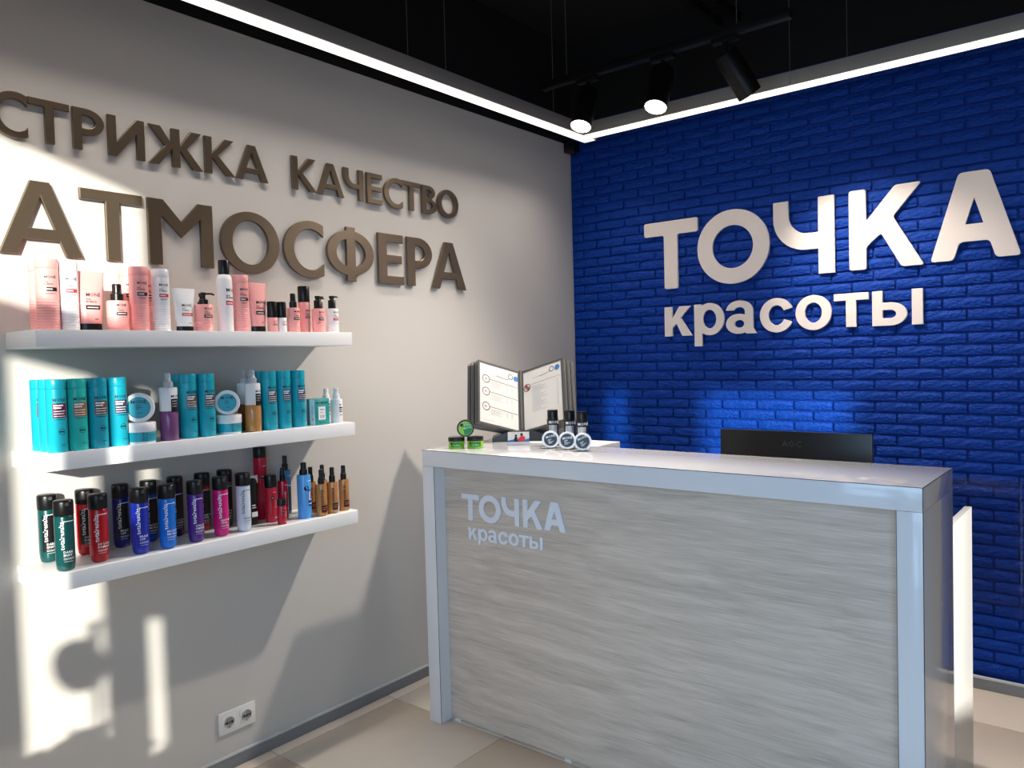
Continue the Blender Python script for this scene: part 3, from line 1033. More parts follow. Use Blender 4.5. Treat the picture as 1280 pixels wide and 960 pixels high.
tall_bottle((.188, -2.760, z), .0265, .209, TEAL, 'turquoise bottle with a slate label left of the first round jars', GM, L4)
tall_bottle((.118, -2.757, z), .0265, .209, TEAL, 'turquoise bottle hidden behind the slate labelled one by the jars', GM, back=True)

def jar_flat(loc, r, h, label, group):
    b = thing('jar', label, 'jar', loc, 0, group)
    part('base', lathe_me([(r * .92, 0), (r * .95, .002), (r * .95, h * .10)], 32), WHITEP, b)
    part('body', lathe_me([(r * .96, h * .10), (r * .97, h * .13), (r * .97, h * .54), (r * .94, h * .545)], 32), TEAL, b)
    part('lid', lathe_me([(r * .98, h * .55), (r, h * .57), (r, h - .004), (r * .96, h)], 32), WHITEP, b)
    part('lettering', Print().text('MONÉ', -r * .18, h * .13, h * .155, vertical=True).rect(-r * .05, -r * .02, h * .14, h * .50).rect(r * .1, r * .6, h * .42, h * .45, 4).rect(r * .1, r * .75, h * .34, h * .37, 4).rect(r * .1, r * .5, h * .24, h * .26, 4).cyl(r * .97), INK, b)
    return b

def jar_edge(loc, r, d, mlid, mdisc, label, group, yaw, art, lean=0.0, ring=.72):
    """round jar standing on its rim, lid towards the viewer; loc = contact point under the centre"""
    b = thing('jar', label, 'jar', loc, yaw, group)
    rot = Matrix.Translation((0, 0, r)) @ Matrix.Rotation(-lean, 4, 'Y') @ Matrix.Rotation(PI / 2, 4, 'Y')
    def T(me):
        me.transform(rot); return me
    part('body', T(lathe_me([(r * .93, -d / 2), (r * .95, -d / 2 + .002), (r * .95, d * .05)], 40)), mlid if ring > .71 else BLK, b)
    part('lid', T(lathe_me([(r * .97, d * .05), (r, d * .08), (r, d / 2 - .003), (r * .96, d / 2)], 40)), mlid, b)
    dm = lathe_me([(r * ring * .99, d / 2 - .001), (r * ring, d / 2 + .0004)], 40)
    lb = part('label', T(dm), mdisc, b)
    me = bpy.data.meshes.new('x')
    rot2 = Matrix.Translation((0, 0, r)) @ Matrix.Rotation(-lean, 4, 'Y')
    for nm, pr, mm, k in art(r):
        me = pr.plane(d / 2 + .0007 + k * .0003)
        me.transform(rot2)
        part(nm, me, mm, lb)
    return b

def teal_art(r):
    return [('ring', Print().ring(0, 0, r * .72, r * .035, 36), mat('dark_teal_ink', (10, 96, 112), .5), 0),
            ('lettering', Print().text('MONÉ', 0, r * .28, r * .34, align='CENTER').rect(-r * .2, r * .15, r * .12, r * .16).rect(-r * .2, r * .2, 0, r * .03).rect(-r * .2, r * .1, -r * .10, -r * .07).rect(-r * .12, r * .22, -r * .38, -r * .35), INKK, 0)]
FACE = math.atan2(-3.85 + 2.69, 2.62 - .19)
jar_flat((.180, -2.690, z), .046, .066, 'wide turquoise jar with a white lid, left of the purple spray', GM)
jar_edge((.180, -2.692, z + .066), .046, .05, WHITEP, TEAL, 'round white jar on edge atop the jar left of the purple spray', GM, FACE, teal_art)

def two_phase(loc, label, mb):
    r, h = .0275, .216
    b = thing('spray_bottle', label, 'bottle', loc, 0, GM)
    part('body', lathe_me([(r * .93, 0), (r, .003), (r, .094), (r * .99, .0945)], 28), mb, b)
    part('sleeve', lathe_me([(r * .99, .095), (r, .096), (r, .166), (r * .94, .170), (r * .5, .1705)], 28), WHITEP, b)
    pm = part('pump', lathe_me([(r * .58, .171), (r * .58, .187), (r * .45, .189), (r * .34, .195), (r * .34, .213), (r * .28, h)], 20), CLEAR, b)
    part('nozzle', tube_me([(0, 0, .206), (r * .5, 0, .206)], .003, 8), CLEAR, pm)
    part('lettering', Print().text('MONÉ', -r * .2, .138, .012).cyl(r), INKK, b)
    lb = part('label', Print().rect(-r * .2, r * .95, .092, .134, 8).cyl(r), LBLK, b)
    part('fine_print', Print().rect(-r * .08, r * .6, .125, .128, 4).rect(-r * .08, r * .7, .117, .119, 4).rect(-r * .08, r * .5, .109, .111, 4).cyl(r, .0007), INKL, lb)
    return b
two_phase((.190, -2.601, z), 'spray bottle with purple lower half and white upper half', LILAC)
tall_bottle((.172, -2.524, z), .027, .210, TEAL, 'turquoise bottle with a brown label right of the purple spray', GM, L3)
tall_bottle((.105, -2.520, z), .027, .210, TEAL, 'turquoise bottle peeking out between purple spray and brown labelled bottle', GM, back=True)
tall_bottle((.182, -2.465, z), .0265, .210, TEAL, 'turquoise bottle with an umber label left of the second jar pair', GM, L5)
tall_bottle((.112, -2.461, z), .0265, .210, TEAL, 'turquoise bottle behind the umber labelled one in mid shelf', GM, back=True)
jar_flat((.161, -2.374, z), .043, .066, 'wide turquoise jar with a white lid, left of the amber sprays', GM)
jar_edge((.161, -2.378, z + .066), .042, .05, WHITEP, TEAL, 'round white jar on edge atop the jar left of amber sprays', GM, FACE - .08, teal_art)
two_phase((.182, -2.291, z), 'spray bottle with amber lower half at the front of the middle shelf', AMBER)
two_phase((.100, -2.268, z), 'spray bottle with darker amber lower half standing behind its twin', AMBERD)
tall_bottle((.187, -2.228, z), .0255, .211, TEAL, 'turquoise bottle right of the amber sprays, first of three', GM, L5)
tall_bottle((.125, -2.226, z), .0255, .211, TEAL, 'turquoise bottle behind the first of the three right of amber sprays', GM, back=True)
tall_bottle((.185, -2.165, z), .025, .211, TEAL, 'turquoise bottle, middle one of three right of the amber sprays', GM, L4)
tall_bottle((.182, -2.099, z), .025, .210, TEAL, 'turquoise bottle left of the small carton, last of three', GM, L4)
tall_bottle((.122, -2.097, z), .025, .210, TEAL, 'turquoise bottle behind the last one left of the small carton', GM, back=True)

bx = thing('carton', 'small turquoise and white carton near the right end of the middle shelf', 'box', (.181, -2.012, z), 0.12, GM)
part('body', box_me(-.022, .022, -.037, .037, 0, .100, .0006, 1), solid((24, 150, 150), 'teal_card', rough=.5), bx)
def side_art(p, x0):
    return p.fun(lambda u, v: (u, -.0374, v))
part('stripe', side_art(Print().rect(-.006, .0215, .001, .099), 0), WHITEP, bx)
part('lettering', side_art(Print().text('MONÉPLEX', .013, .018, .012, vertical=True), 0), INK, bx)
part('lettering', Print().text('MONÉPLEX', 0, .080, .0125, align='CENTER').rect(-.016, .016, .008, .010).plane(.0224), INKK, bx)
wn_ = part('window', Print().rect(-.020, .016, .020, .070).plane(.0224), WHITEP, bx)
part('fine_print', Print().rect(-.012, .009, .056, .061).rect(-.012, .005, .046, .049).rect(-.012, -.004, .026, .038).rect(.0, .009, .026, .038).plane(.0227), INKL, wn_)

def ws_art(b, r, hb):
    part('lettering', Print().text('MP', -r * .2, hb * .72, hb * .10).rect(-r * .2, r * .5, hb * .44, hb * .48, 3).rect(-r * .2, r * .4, hb * .52, hb * .56, 3).rect(-r * .2, r * .5, hb * .60, hb * .66, 3).rect(-r * .2, r * .6, hb * .30, hb * .32, 3).cyl(r), INKK, b)
spray_bottle((.156, -1.905, z), .0235, .134, .092, WHITEP, WHITEP, 'small white spray bottle at the right end of the middle shelf', GM, style='', ribs=False, art=ws_art)
spray_bottle((.060, -1.880, z), .0235, .131, .090, WHITEP, WHITEP, 'small white spray bottle behind its twin by the carton', GM, style='', ribs=False, art=ws_art)

GB = 'dark and bright bottles on the lowest shelf'
z = SHELF_Z[2]
C_ = lambda n, c, **k: solid(c, n, rough=.25, coat=.3, **k)
tr_bottle((.034, -2.914, z), .0262, .205, C_('deep_green', (8, 70, 70)), 'dark green bottle with a black label at the wall, leftmost on the lowest shelf', GB, black=True, brd=('DARK', 'ENVY'))
tr_bottle((.191, -2.928, z), .0258, .205, C_('deep_green', (8, 70, 70)), 'dark green bottle at the front left corner of the lowest shelf', GB, brd=('DARK', 'ENVY'))
tr_bottle((.034, -2.806, z), .026, .205, C_('bright_red', (205, 22, 30)), 'red bottle with a black label at the wall', GB, black=True, brd=('SO LONG', 'DAMAGE'))
tr_bottle((.170, -2.824, z), .0258, .205, C_('deep_red', (178, 14, 28)), 'deep red bottle at the front right of the green ones', GB, brd=('SO LONG', 'DAMAGE'))
tr_bottle((.038, -2.698, z), .0248, .206, C_('navy', (16, 24, 112)), 'navy bottle with a black label left of the royal blue one', GB, black=True, brd=('BRASS', 'OFF'))
tr_bottle((.180, -2.704, z), .0255, .206, C_('royal_blue', (24, 44, 168)), 'royal blue bottle at the front of the lowest shelf', GB, brd=('BRASS', 'OFF'))
tr_bottle((.034, -2.604, z), .0252, .205, C_('cobalt', (16, 66, 160)), 'cobalt bottle with a black label behind the royal blue bottle', GB, black=True, brd=('MOISTURE', 'ME RICH'))
tr_bottle((.182, -2.617, z), .0255, .205, C_('azure', (14, 112, 214)), 'bright azure bottle at the front of the lowest shelf', GB, brd=('MOISTURE', 'ME RICH'))
tr_bottle((.034, -2.512, z), .0252, .205, C_('dark_violet', (52, 20, 76)), 'dark violet bottle with a black label behind the azure bottle', GB, black=True, brd=('COLOR', 'OBSESSED'))
tr_bottle((.182, -2.521, z), .0248, .204, C_('violet', (78, 32, 128)), 'violet bottle at the front of the lowest shelf', GB, brd=('COLOR', 'OBSESSED'))
tr_bottle((.034, -2.412, z), .0255, .204, C_('crimson', (160, 18, 50)), 'crimson bottle with a black label behind the violet bottle', GB, black=True, brd=('KEEP ME', 'VIVID'))
tr_bottle((.174, -2.425, z), .025, .203, C_('magenta', (206, 24, 120)), 'magenta bottle at the front of the lowest shelf', GB, brd=('KEEP ME', 'VIVID'))
tr_bottle((.034, -2.325, z), .0255, .204, C_('smoke_grey', (96, 96, 100)), 'grey bottle with a black label behind the magenta bottle', GB, black=True, brd=('INSTA', 'CURE'))
tr_bottle((.173, -2.338, z), .0245, .204, C_('pale_blue_white', (206, 218, 232)), 'pale white bottle with dark print at the front of the lowest shelf', GB, ink=INK, brd=('', 'HIGH AMP'))

def blk_tube():
    b = tube_pack((.110, -2.262, z), .020, .178, LBLK, BLK, 'black squeeze tube with a white crimped end behind the pale bottle', GB, art=False)
    part('crimp', box_me(-.0025, .0025, -.0232, .0232, .150, .1785, .0004, 1), WHITEP, b)
    part('lettering', Print().rect(-.012, .012, .030, .048).rect(-.010, .004, .070, .074).rect(-.010, .008, .062, .065).plane(.0128), WINK, b)
blk_tube()
REDC = C_('berry_red', (190, 22, 52))
def red_art(word):
    def f(b, r, hb):
        pr = part('badge', Print().disc(-r * .28, hb * .70, r * .36, 20).cyl(r), INKK, b)
        part('badge_print', Print().rect(-r * .48, -r * .08, hb * .70 - r * .06, hb * .70 + r * .06, 3).cyl(r, .0008), INKL, pr)
        part('lettering', Print().rect(-r * .2, r * .65, hb * .86, hb * .872, 4).text(word, r * .62, hb * .40, r * .52, vertical=True).rect(r * .05, r * .5, hb * .12, hb * .15, 3).cyl(r), INKL, b)
    return f
cap_can((.040, -2.181, z), .0245, .271, .232, REDC, BLK, 'tall berry red spray can with black cap, its top behind the middle shelf', GB, None, 'spray_can', art=red_art('STYLE'), capr=.98)
cap_can((.123, -2.194, z), .0215, .174, .128, REDC, BLK, 'mid height berry red can with a black cap and black badge', GB, None, 'spray_can', art=red_art('STYLE'), capr=1.02)
cap_can((.192, -2.196, z), .0165, .091, .067, REDC, BLK, 'miniature berry red can with a black cap at the shelf front', GB, None, 'spray_can', art=red_art('STYLE'), capr=.95)
def rs_art(b, r, hb):
    part('lettering', Print().text('totalresults', 0, hb * .38, hb * .075, vertical=True).rect(-r * .2, r * .7, hb * .88, hb * .895, 4).cyl(r), WINK, b)
spray_bottle((.104, -2.128, z), .0185, .191, .142, REDC, BLK, 'slim berry red spray bottle with black pump behind the red cans', GB, style='', ribs=False, art=rs_art)
def bs_art(b, r, hb):
    part('label', Print().rect(-r * .5, r * 1.0, hb * .06, hb * .62, 8).cyl(r), C_('dark_petrol', (18, 74, 110)), b)
    part('lettering', Print().rect(-r * .2, r * .7, hb * .86, hb * .872, 4).rect(-r * .2, r * .8, hb * .64, hb * .66, 4).cyl(r), WINK, b)
spray_bottle((.034, -2.068, z), .0205, .225, .170, C_('steel_blue', (64, 150, 205)), BLK, 'steel blue spray bottle with black pump at the wall behind the reds', GB, style='', ribs=False, art=bs_art)
def bb_art(b, r, hb):
    part('badge', Print().disc(-r * .3, hb * .70, r * .36, 20).cyl(r), C_('ink_navy', (10, 26, 70)), b)
    lb = part('label', Print().rect(-r * .05, r * .95, hb * .28, hb * .66, 8).cyl(r), C_('label_blue', (34, 84, 170)), b)
    part('fine_print', Print().rect(r * .35, r * .45, hb * .42, hb * .64).rect(r * .35, r * .85, hb * .42, hb * .44, 3).rect(r * .05, r * .25, hb * .42, hb * .62).rect(0, r * .85, hb * .33, hb * .345, 3).cyl(r, .0007), WINK, lb)
    part('lettering', Print().rect(-r * .2, r * .7, hb * .86, hb * .872, 4).cyl(r), WINK, b)
spray_bottle((.172, -2.082, z), .0255, .209, .163, C_('sky_blue', (84, 168, 242)), BLK, 'bright sky blue spray bottle with black pump at the shelf front', GB, style='', ribs=False, art=bb_art)
def am_art(acc):
    def f(b, r, hb):
        p = Print()
        rr = random.Random(3)
        for i in range(9):
            v0 = hb * (.30 + .06 * i)
            p.poly([(-r * .75, v0), (-r * .25 + rr.uniform(-.1, .1) * r, v0 + hb * .012), (-r * .35, v0 + hb * .045), (-r * .75, v0 + hb * .035)])
        part('lettering', p.cyl(r), INKK, b)
        part('label', Print().rect(-r * .75, r * .85, hb * .12, hb * .34, 8).cyl(r), acc, b)
        part('fine_print', Print().rect(0, r * .6, hb * .88, hb * .90, 3).rect(-r * .1, r * .6, hb * .80, hb * .83, 3).rect(-r * .5, r * .5, hb * .20, hb * .22, 4).rect(-r * .5, r * .6, hb * .26, hb * .28, 4).cyl(r, .0007), mat('orange_print', (206, 110, 40), .4), b)
    return f
A1 = solid((70, 28, 22), 'brown_red_label'); A2 = solid((26, 44, 50), 'petrol_label'); A3 = solid((52, 26, 20), 'dark_brown_label')
spray_bottle((.103, -2.001, z), .0195, .177, .120, AMBER, BLK, 'amber oil spray bottle right behind the sky blue one', GB, style='', ribs=False, art=am_art(A1))
spray_bottle((.196, -2.021, z), .0205, .176, .122, AMBER, BLK, 'amber oil spray bottle at the very front, next to the sky blue one', GB, style='', ribs=False, art=am_art(A1))
spray_bottle((.125, -1.962, z), .0195, .182, .124, AMBER, BLK, 'amber oil spray bottle hidden behind the frontmost amber one', GB, style='', ribs=False, art=am_art(A3))
spray_bottle((.190, -1.965, z), .0200, .177, .121, AMBER, BLK, 'amber oil spray bottle with a petrol label, second from right', GB, style='', ribs=False, art=am_art(A2))
spray_bottle((.181, -1.903, z), .0200, .176, .122, AMBER, BLK, 'amber oil spray bottle at the right end of the lowest shelf', GB, style='', ribs=False, art=am_art(A3))

# ------------------------------------------------------------------ things on the counter
TH = H + .0003
def yaw_to_cam(x, y):
    return math.atan2(-3.85 - y, 2.62 - x)
GG = 'green tins on the counter'
LIME = solid((140, 196, 40), 'lime_tin', rough=.35)
GRN = solid((28, 132, 56), 'green_label')
def tin(loc, label):
    r, h = .034, .046
    b = thing('tin', label, 'jar', loc, yaw_to_cam(loc[0], loc[1]), GG)
    part('body', lathe_me([(r * .92, 0), (r * .96, .002), (r * .96, h * .62)], 32), LIME, b)
    part('lid', lathe_me([(r * .98, h * .63), (r, h * .65), (r, h - .003), (r * .95, h)], 32), BLK, b)
    lb = part('label', Print().rect(-r * .7, r * .72, h * .14, h * .56, 10).cyl(r * .96), GRN, b)
    part('badge', Print().disc(-r * .66, h * .46, r * .15, 14).cyl(r * .96, .0008), INKK, lb)
    part('lettering', Print().text('ULTRA', -r * .45, h * .22, h * .22).cyl(r * .96, .0009), mat('mint_ink', (190, 230, 190), .5), lb)
tin((.424, -1.508, TH), 'flat lime green tin with black lid, left one of the stacked pair')
tin((.486, -1.461, TH), 'flat lime green tin with black lid, right one of the stacked pair')
def green_art(r):
    return [('patch', Print().poly([(r * math.cos(a) * .78, r * math.sin(a) * .78) for a in [math.radians(d) for d in range(-100, 51, 10)]] + [(-r * .32, r * .32)]), GRN, 0),
            ('badge', Print().disc(-r * .42, r * .38, r * .2, 16), INKK, 1),
            ('lettering', Print().text('ULTRA', -r * .28, r * .20, r * .30, rot=.12).text('MATTE', -r * .22, -r * .10, r * .30, rot=.12), mat('mint_ink', (190, 230, 190), .5), 1)]
jar_edge((.4545, -1.4840, TH + .046), .0355, .03, BLK, LIME, 'round green tin standing on edge on top of two flat tins', GG, yaw_to_cam(.455, -1.485), green_art, 0.0, .82)

GK = 'black and white styling products on the counter'
for (x, y, hh), lb_ in zip(((.735, -1.258, .147), (.822, -1.262, .147), (.888, -1.272, .144)), ('leftmost of three black bottles with grey labels behind white jars', 'middle one of three black bottles with grey labels on the counter', 'rightmost of three black bottles with grey labels, against the blue wall')):
    r = .0245
    b = thing('bottle', lb_, 'bottle', (x, y, TH), yaw_to_cam(x, y), GK)
    part('body', lathe_me([(r * .94, 0), (r, .003), (r, hh * .73), (r * .96, hh * .745)], 28), LBLK, b)
    part('cap', lathe_me([(r * .88, hh * .747), (r * .89, hh * .755), (r * .89, hh - .002), (r * .85, hh)], 28), BLK, b)
    part('label', Print().rect(-r * .75, r * .75, hh * .08, hh * .585, 8).cyl(r), LSIL, b)
    part('lettering', Print().text('MONÉ', -r * .72, hh * .625, hh * .115).cyl(r), WINK, b)
def bw_art(rot):
    def f(r):
        c, s_ = math.cos(rot), math.sin(rot)
        p = Print().text('MONÉ', -r * .52, r * .08, r * .40, rot=rot)
        for v, l in ((-.02, .45), (-.15, .30), (-.30, .62), (-.43, .4)):
            a, b_ = -r * .35, -r * .35 + r * l
            vv = v * r
            p.poly([(u * c - w_ * s_, u * s_ + w_ * c) for u, w_ in ((a, vv), (b_, vv), (b_, vv + r * .05), (a, vv + r * .05))])
        return [('lettering', p, WINK, 0)]
    return f
for (x, y), rot, lb_ in zip(((.778, -1.335), (.8625, -1.340), (.944, -1.352)), (.25, .12, .42), ('leftmost round white jar with a black lid label standing on edge', 'middle round white jar with a black lid label standing on edge', 'rightmost round white jar with a black lid label, tilted print')):
    jar_edge((x, y, TH), .0345, .032, WHITEP, LBLK, lb_, GK, yaw_to_cam(x, y), bw_art(rot), .10, .76)

# flip display with the price list
fx_, fy_ = .490, -1.155
fd = thing('flip_display', 'desktop flip display with grey frames open on two printed price pages', 'display', (fx_, fy_, TH), yaw_to_cam(fx_, fy_))
TAU = math.radians(27)
ax = Matrix.Translation((0.0, 0, .030)) @ Matrix.Rotation(-TAU, 4, 'Y')     # leaning back, +x to the viewer
PW, PH = .226, .302
# base: two sloping wings and a foot
bmsh = bpy.data.meshes.new('base')
pts = [(-.13, 0), (-.13, .016), (-.055, .045), (.055, .045), (.13, .016), (.13, 0)]
vs = [(.055, y, zz) for y, zz in pts] + [(-.075, y, zz) for y, zz in pts]
n = len(pts)
fs = [tuple(range(n - 1, -1, -1)), tuple(range(n, 2 * n))] + [(i, (i + 1) % n, n + (i + 1) % n, n + i) for i in range(n)]
bmsh.from_pydata(vs, [], fs)
part('base', bmsh, BLK, fd)
me = tube_me([(0, 0, -.012), (0, 0, PH + .004)], .008, 12); me.transform(ax)
part('spine', me, DGREY, fd)
def frame_me(w, hgt, b=.010, d=.005):
    """open frame in the local y-z plane, from y=0 to y=w"""
    return join_me([box_me(-d / 2, d / 2, 0, w, 0, b), box_me(-d / 2, d / 2, 0, w, hgt - b, hgt), box_me(-d / 2, d / 2, 0, b, b, hgt - b), box_me(-d / 2, d / 2, w - b, w, b, hgt - b)])
def page_art(side):
    p, k, bl_, rd = Print(), Print(), Print(), Print()
    w, hh = PW, PH
    if side < 0:       # left page, u runs 0 (outer) .. w (spine)
        p.rect(.05, .13, hh - .052, hh - .049)
        k.line([(.10, hh - .055), (.155, hh - .060), (.17, hh - .050)], .002)
        k.ring(.176, hh - .040, .013, .003); bl_.disc(.205, hh - .043, .013)
        for v in (hh - .082, hh - .143, hh - .214):
            k.ring(.042, v, .020, .003)
            rd.text('A' if v > hh - .1 else ('R' if v > hh - .16 else 'B'), .036, v - .006, .017)
            k.line([(.061, v + .002), (.214, v - .004)], .0018)
            for j in range(4):
                p.rect(.068, .068 + (.05, .06, .045, .055)[j], v - .012 - j * .007, v - .0095 - j * .007)
                if j < 3:
                    p.rect(.15, .16, v - .014 - j * .008, v - .0105 - j * .008)
                    p.rect(.175, .187, v - .014 - j * .008, v - .0105 - j * .008)
        p.rect(.02, .085, .024, .026)
    else:              # right page, u runs 0 (spine) .. w
        p.rect(.06, .13, hh - .052, hh - .049)
        k.line([(.10, hh - .052), (.145, hh - .048), (.158, hh - .040)], .002)
        k.ring(.166, hh - .036, .013, .003); bl_.disc(.196, hh - .036, .013)
        k.ring(.030, hh - .090, .019, .0030); rd.disc(.026, hh - .084, .009); rd.disc(.036, hh - .095, .008)
        k.line([(.05, hh - .080), (.21, hh - .078)], .0012)
        for j in range(17):
            p.rect(.056, .056 + (.05, .075, .06, .085, .045)[j % 5], hh - .094 - j * .0075, hh - .0915 - j * .0075)
            p.rect(.190, .199, hh - .094 - j * .0075, hh - .0915 - j * .0075)
    return p, k, bl_, rd
fr0 = frame_me(PW, PH)
for side in (-1, 1):
    for i in range(6):
        phi = math.radians(37 - i * 1.6) if side < 0 else math.radians(36 - i * 1.6)
        # panel direction: sideways with the outer edge turned towards the viewer
        d = Matrix.Rotation(-side * phi, 4, 'Z')
        flip = Matrix.Identity(4) if side > 0 else Matrix.Diagonal((1, -1, 1, 1))
        M_ = ax @ Matrix.Translation((-.0045 * i, side * (.006 + .0062 * i), 0)) @ d @ flip
        fm = fr0.copy(); fm.transform(M_)
        bmx = bmesh.new(); bmx.from_mesh(fm); bmesh.ops.recalc_face_normals(bmx, faces=bmx.faces[:]); bmx.to_mesh(fm); bmx.free()
        panel_ = part('frame', fm, DGREY if i % 2 == 0 else MGREY, fd)
        sh = box_me(-.0014, .0014, .0095, PW - .0095, .0095, PH - .0095); sh.transform(M_)
        sheet = part('page', sh, PAPER, panel_)
        if i == 0:
            for pr, mm, nm, ex in zip(page_art(side), (INKL, INKK, BLUEINK, mat('dark_red_ink', (150, 70, 66), .6)), ('fine_print', 'linework', 'emblem', 'icon'), (0, .0001, .0002, .0002)):
                me = pr.fun(lambda u, v: (.0021 + ex, (PW - u) if side < 0 else u, v))
                me.transform(M_)
                part(nm, me, mm, panel_)

# card stand
cs = thing('card_holder', 'small clear holder with a business card showing two figures', 'card holder', (.590, -1.305, TH), yaw_to_cam(.590, -1.305))
part('tray', join_me([box_me(-.03, .012, -.047, .047, 0, .003), box_me(.009, .012, -.047, .047, .003, .013)]), CLEAR, cs)
crd = box_me(-.001, .001, -.045, .045, 0, .052); crd.transform(Matrix.Translation((.004, 0, .003)) @ Matrix.Rotation(-.22, 4, 'Y'))
cd = part('card', crd, PAPER, cs)
def card_print(nm, pr, mm, k=0):
    me = pr.plane(.0014 + k * .0003); me.transform(Matrix.Translation((.004, 0, .003)) @ Matrix.Rotation(-.22, 4, 'Y')); part(nm, me, mm, cd)
card_print('blue_band', Print().poly([(-.045, .016), (-.02, .021), (.02, .017), (.045, .024), (.045, .001), (-.045, .001)]), BLUEINK)
card_print('dark_figure', Print().disc(-.011, .036, .005).poly([(-.019, .012), (-.017, .030), (-.006, .031), (-.003, .012)]), INKK, 1)
card_print('red_figure', Print().poly([(.002, .012), (.004, .030), (.016, .036), (.028, .030), (.026, .012)]).poly([(-.004, .012), (-.002, .026), (.004, .026), (.004, .012)]), REDINK, 1)
card_print('head', Print().disc(.013, .040, .006), mat('dark_hair_print', (60, 44, 40), .6), 2)

# monitor behind the counter
mo = thing('monitor', 'back of a flat black computer monitor behind the counter', 'monitor', (1.597, -.90, .7403))
part('foot', box_me(-.11, .11, -.09, .10, 0, .012, .004), BLK, mo)
part('stem', box_me(-.025, .025, -.006, .018, .012, .22, .003), BLK, mo)
ms = part('back_shell', box_me(-0.284, 0.284, -.020, .004, .075, 0.439, .004), BLK, mo)
part('screen', box_me(-0.276, 0.276, .004, .0055, .083, 0.431), mat('dark_screen', (8, 8, 9), .12), mo)
lg = Print().text('AOC', 0, 0.381, .034, align='CENTER').fun(lambda u, v: (u, -.0205, v))
part('logo', lg, mat('logo_dark', (62, 62, 68), .3), ms)

# clear acrylic pocket on the blue wall right of the counter
ACR = bpy.data.materials.new('clear_acrylic'); ACR.use_nodes = True
nt = ACR.node_tree
for n_ in list(nt.nodes):
    nt.nodes.remove(n_)
out = nt.nodes.new('ShaderNodeOutputMaterial'); mxs = nt.nodes.new('ShaderNodeMixShader'); tr = nt.nodes.new('ShaderNodeBsdfTransparent'); gl = nt.nodes.new('ShaderNodeBsdfGlossy')
lw = nt.nodes.new('ShaderNodeLayerWeight'); lw.inputs['Blend'].default_value = 0.35
mr = nt.nodes.new('ShaderNodeMapRange'); mr.inputs['To Min'].default_value = .012; mr.inputs['To Max'].default_value = .25
nt.links.new(lw.outputs['Facing'], mr.inputs['Value'])
tr.inputs['Color'].default_value = (.93, .94, .95, 1); gl.inputs['Roughness'].default_value = .04; gl.inputs['Color'].default_value = (.9, .92, .95, 1)
nt.links.new(mr.outputs['Result'], mxs.inputs['Fac']); nt.links.new(tr.outputs[0], mxs.inputs[1]); nt.links.new(gl.outputs[0], mxs.inputs[2]); nt.links.new(mxs.outputs[0], out.inputs[0])
ap = thing('acrylic_pocket', 'faint clear acrylic sheet holder on the blue wall right of the counter', 'holder', (0, 0, 0))
box('front_sheet', 1.96, 2.236, -.036, -.033, .335, .925, ACR, ap)
box('side_strip', 2.226, 2.236, -.033, -.016, .335, .925, ACR, ap)
box('side_strip', 1.96, 1.97, -.033, -.016, .335, .925, ACR, ap)

# double wall socket
so = thing('wall_socket', 'white double power socket low on the grey wall', 'socket', (0, -2.295, .175))
PLS = solid((226, 224, 220), 'socket_plastic', rough=.35)
part('cover_plate', box_me(0.0002, .009, -.0755, .0755, -.0405, .0405, .003), PLS, so)
for k in (-1, 1):
    yc = k * .0355
    ins = part('insert', box_me(.009, .0105, yc - .0275, yc + .0275, -.0275, .0275, .0007), PLS, so)
    rg = lathe_me([(.0215, .0), (.0215, .0017), (.0195, .0019), (.0185, -.006), (.0001, -.006)], 32)
    rg.transform(Matrix.Translation((.0105, yc, 0)) @ Matrix.Rotation(PI / 2, 4, 'Y'))
    part('well', rg, solid((206, 204, 200), 'socket_well', rough=.45), ins)
    for dz in (-.0095, .0095):
        me = lathe_me([(.0028, 0), (.0028, .001)], 12)
        me.transform(Matrix.Translation((.0121, yc + dz, 0.0)) @ Matrix.Rotation(PI / 2, 4, 'Y'))
        part('hole', me, BLK, ins)
    for s_ in (-1, 1):
        part('earth_clip', box_me(.0115, .0135, yc - .003, yc + .003, s_ * .0168 - .0025, s_ * .0168 + .0025), STEEL, ins)

# ------------------------------------------------------------------ ceiling lighting
LZ, LT = 2.640, 2.702
LX0, LX1, LY0, LY1 = .268, .346, -.385, -.300
PROF = mat('light_profile', (150, 146, 142), 0.45, metal=0.2)
la = thing('linear_lamp', 'long glowing suspended light bar running along the grey wall', 'lamp', (0, 0, 0), 0, 'suspended light bars')
box('housing', LX0, LX1, -4.2, LY1 + .045, LZ + .002, LT, PROF, la, .001)
box('diffuser', LX0 + .006, LX1 - .006, -4.19, LY1 + .035, LZ - .002, LZ + .002, LEDM, la)
for y in (-1.62, -1.40, -.62, -2.9):
    link('suspension_cable', tube_me([(LX1 - .02, y, LT), (LX1 - .02, y, RZ)], .0011, 6), MGREY, la)
area_light('bar_light', ((LX0 + LX1) / 2, -2.25, LZ - .004), (0, 0, -1), .06, 3.9, 11.5, (1.0, .90, .80), 114, la)
lb2 = thing('linear_lamp', 'long glowing suspended light bar running along the blue brick wall', 'lamp', (0, 0, 0), 0, 'suspended light bars')
box('housing', LX1 + .001, 6.4, LY0, LY1, LZ + .002, LT, PROF, lb2, .001)
box('diffuser', LX1 + .002, 6.39, LY0 + .006, LY1 - .006, LZ - .002, LZ + .002, LEDM, lb2)
for x in (1.42, 1.66, 2.9):
    link('suspension_cable', tube_me([(x, LY0 + .02, LT), (x, LY0 + .02, RZ)], .0011, 6), MGREY, lb2)
box('joint_clip', 1.424, 1.432, LY0 - .002, LY0 + .004, LZ + .002, LZ + .022, ALU, lb2)
area_light('bar_light', (3.3, (LY0 + LY1) / 2, LZ - .004), (0, 0, -1), 5.9, .06, 10.0, (1.0, .89, .78), 98, lb2)

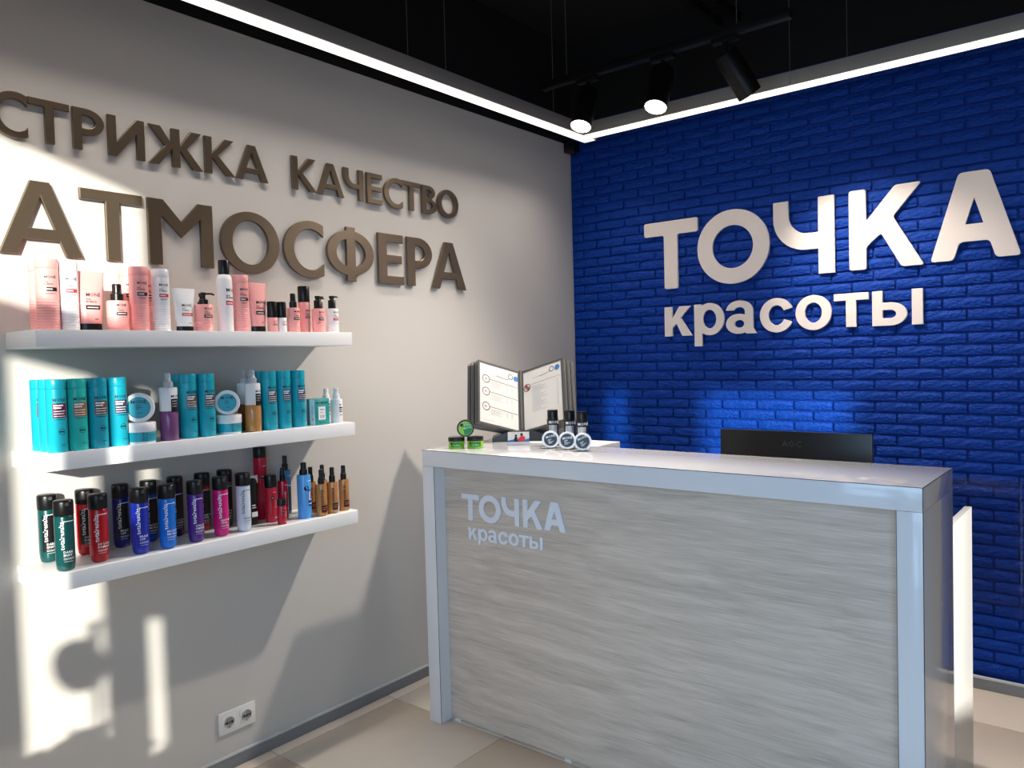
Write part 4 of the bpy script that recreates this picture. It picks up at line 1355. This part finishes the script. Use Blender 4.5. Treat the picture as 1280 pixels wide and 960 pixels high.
# track with three spots
TY, TZ = -.75, 2.79
tk = thing('lamp_track', 'black ceiling track carrying three cylindrical spotlights', 'track', (0, 0, 0))
box('rail', .385, 1.56, TY - .018, TY + .018, TZ - .012, TZ + .022, BLKM, tk, .001)
box('end_cap', .362, .385, TY - .019, TY + .019, TZ - .014, TZ + .020, BLKM, tk, .001)
for x in (.50, 1.34):
    link('suspension_cable', tube_me([(x, TY, TZ + .02), (x, TY, RZ)], .0012, 6), MGREY, tk)

def spot(x, aim, label, lit, power, size, blend):
    s_ = thing('spotlight', label, 'spotlight', (x, TY, 0), 0, 'track spotlights')
    box('adapter', -.055, .055, -.016, .016, TZ - .034, TZ - .0125, BLKM, s_, .002)
    piv = Vector((0, 0, TZ - .078))
    link('stem', tube_me([(0, 0, TZ - .034), (0, 0, TZ - .085)], .011, 12), BLKM, s_)
    d = Vector(aim).normalized()
    rot = d.to_track_quat('-Z', 'Y').to_matrix().to_4x4()
    M_ = Matrix.Translation(piv) @ rot
    def T(me):
        me.transform(M_); return me
    r, L = .050, .195
    part('shade', T(lathe_me([(r * .9, .004), (r, -.002), (r, -L), (r * .95, -L), (r * .93, -L + .012)][::1], 36)), BLKM, s_)
    lens = part('lens', T(lathe_me([(r * .925, -L + .004), (r * .92, -L + .003)], 32)), BULB if lit else MGREY, s_)
    me = lathe_me([(.006, 0), (.006, .004)], 12); me.transform(Matrix.Translation((0, -.013, TZ - .070)) @ Matrix.Rotation(PI / 2, 4, 'X'))
    part('screw', me, STEEL, s_)
    ld = bpy.data.lights.new('spot_beam', 'SPOT')
    ld.energy = power; ld.color = (1.0, .90, .80); ld.spot_size = math.radians(size); ld.spot_blend = blend; ld.shadow_soft_size = .035
    lo = bpy.data.objects.new('spot_beam', ld); COL.objects.link(lo)
    lo.parent = s_
    lo.location = piv + d * (L + .004)
    lo.rotation_euler = d.to_track_quat('-Z', 'Y').to_euler()
spot(.618, (.03, -.44, -1), 'lit black cylinder spotlight nearest the corner', True, 30, 124, .8)
spot(1.005, (.02, -.46, -1), 'lit black cylinder spotlight in the middle of the track', True, 150, 124, .8)
spot(1.290, (.40, .62, -1), 'black cylinder spotlight at the right, tilted towards the blue wall', True, 70, 70, .8)

# dark ceiling runs and the small sensor in the corner
dk = thing('cable_tray', 'black cable tray crossing the dark ceiling', 'cable tray', (0, 0, 0))
box('side_rail', .95, .965, -4.0, -.02, 3.14, 3.18, BLKM, dk)
box('side_rail', 1.05, 1.065, -4.0, -.02, 3.14, 3.18, BLKM, dk)
for i in range(22):
    box('rung', .965, 1.05, -3.95 + i * .18, -3.93 + i * .18, 3.145, 3.16, BLKM, dk)
for y in (-3.2, -1.6, -.4):
    box('hanger', 1.0, 1.012, y, y + .012, 3.16, RZ, BLKM, dk)
sn = thing('corner_sensor', 'small black sensor tucked into the upper wall corner', 'sensor', (.05, -.05, 2.665))
part('housing', box_me(-.044, .03, -.03, .03, .0, .058, .006), BLK, sn)
part('dome', lathe_me([(.0005, -.014), (.012, -.012), (.021, -.004), (.022, .001)], 20), BLK, sn)
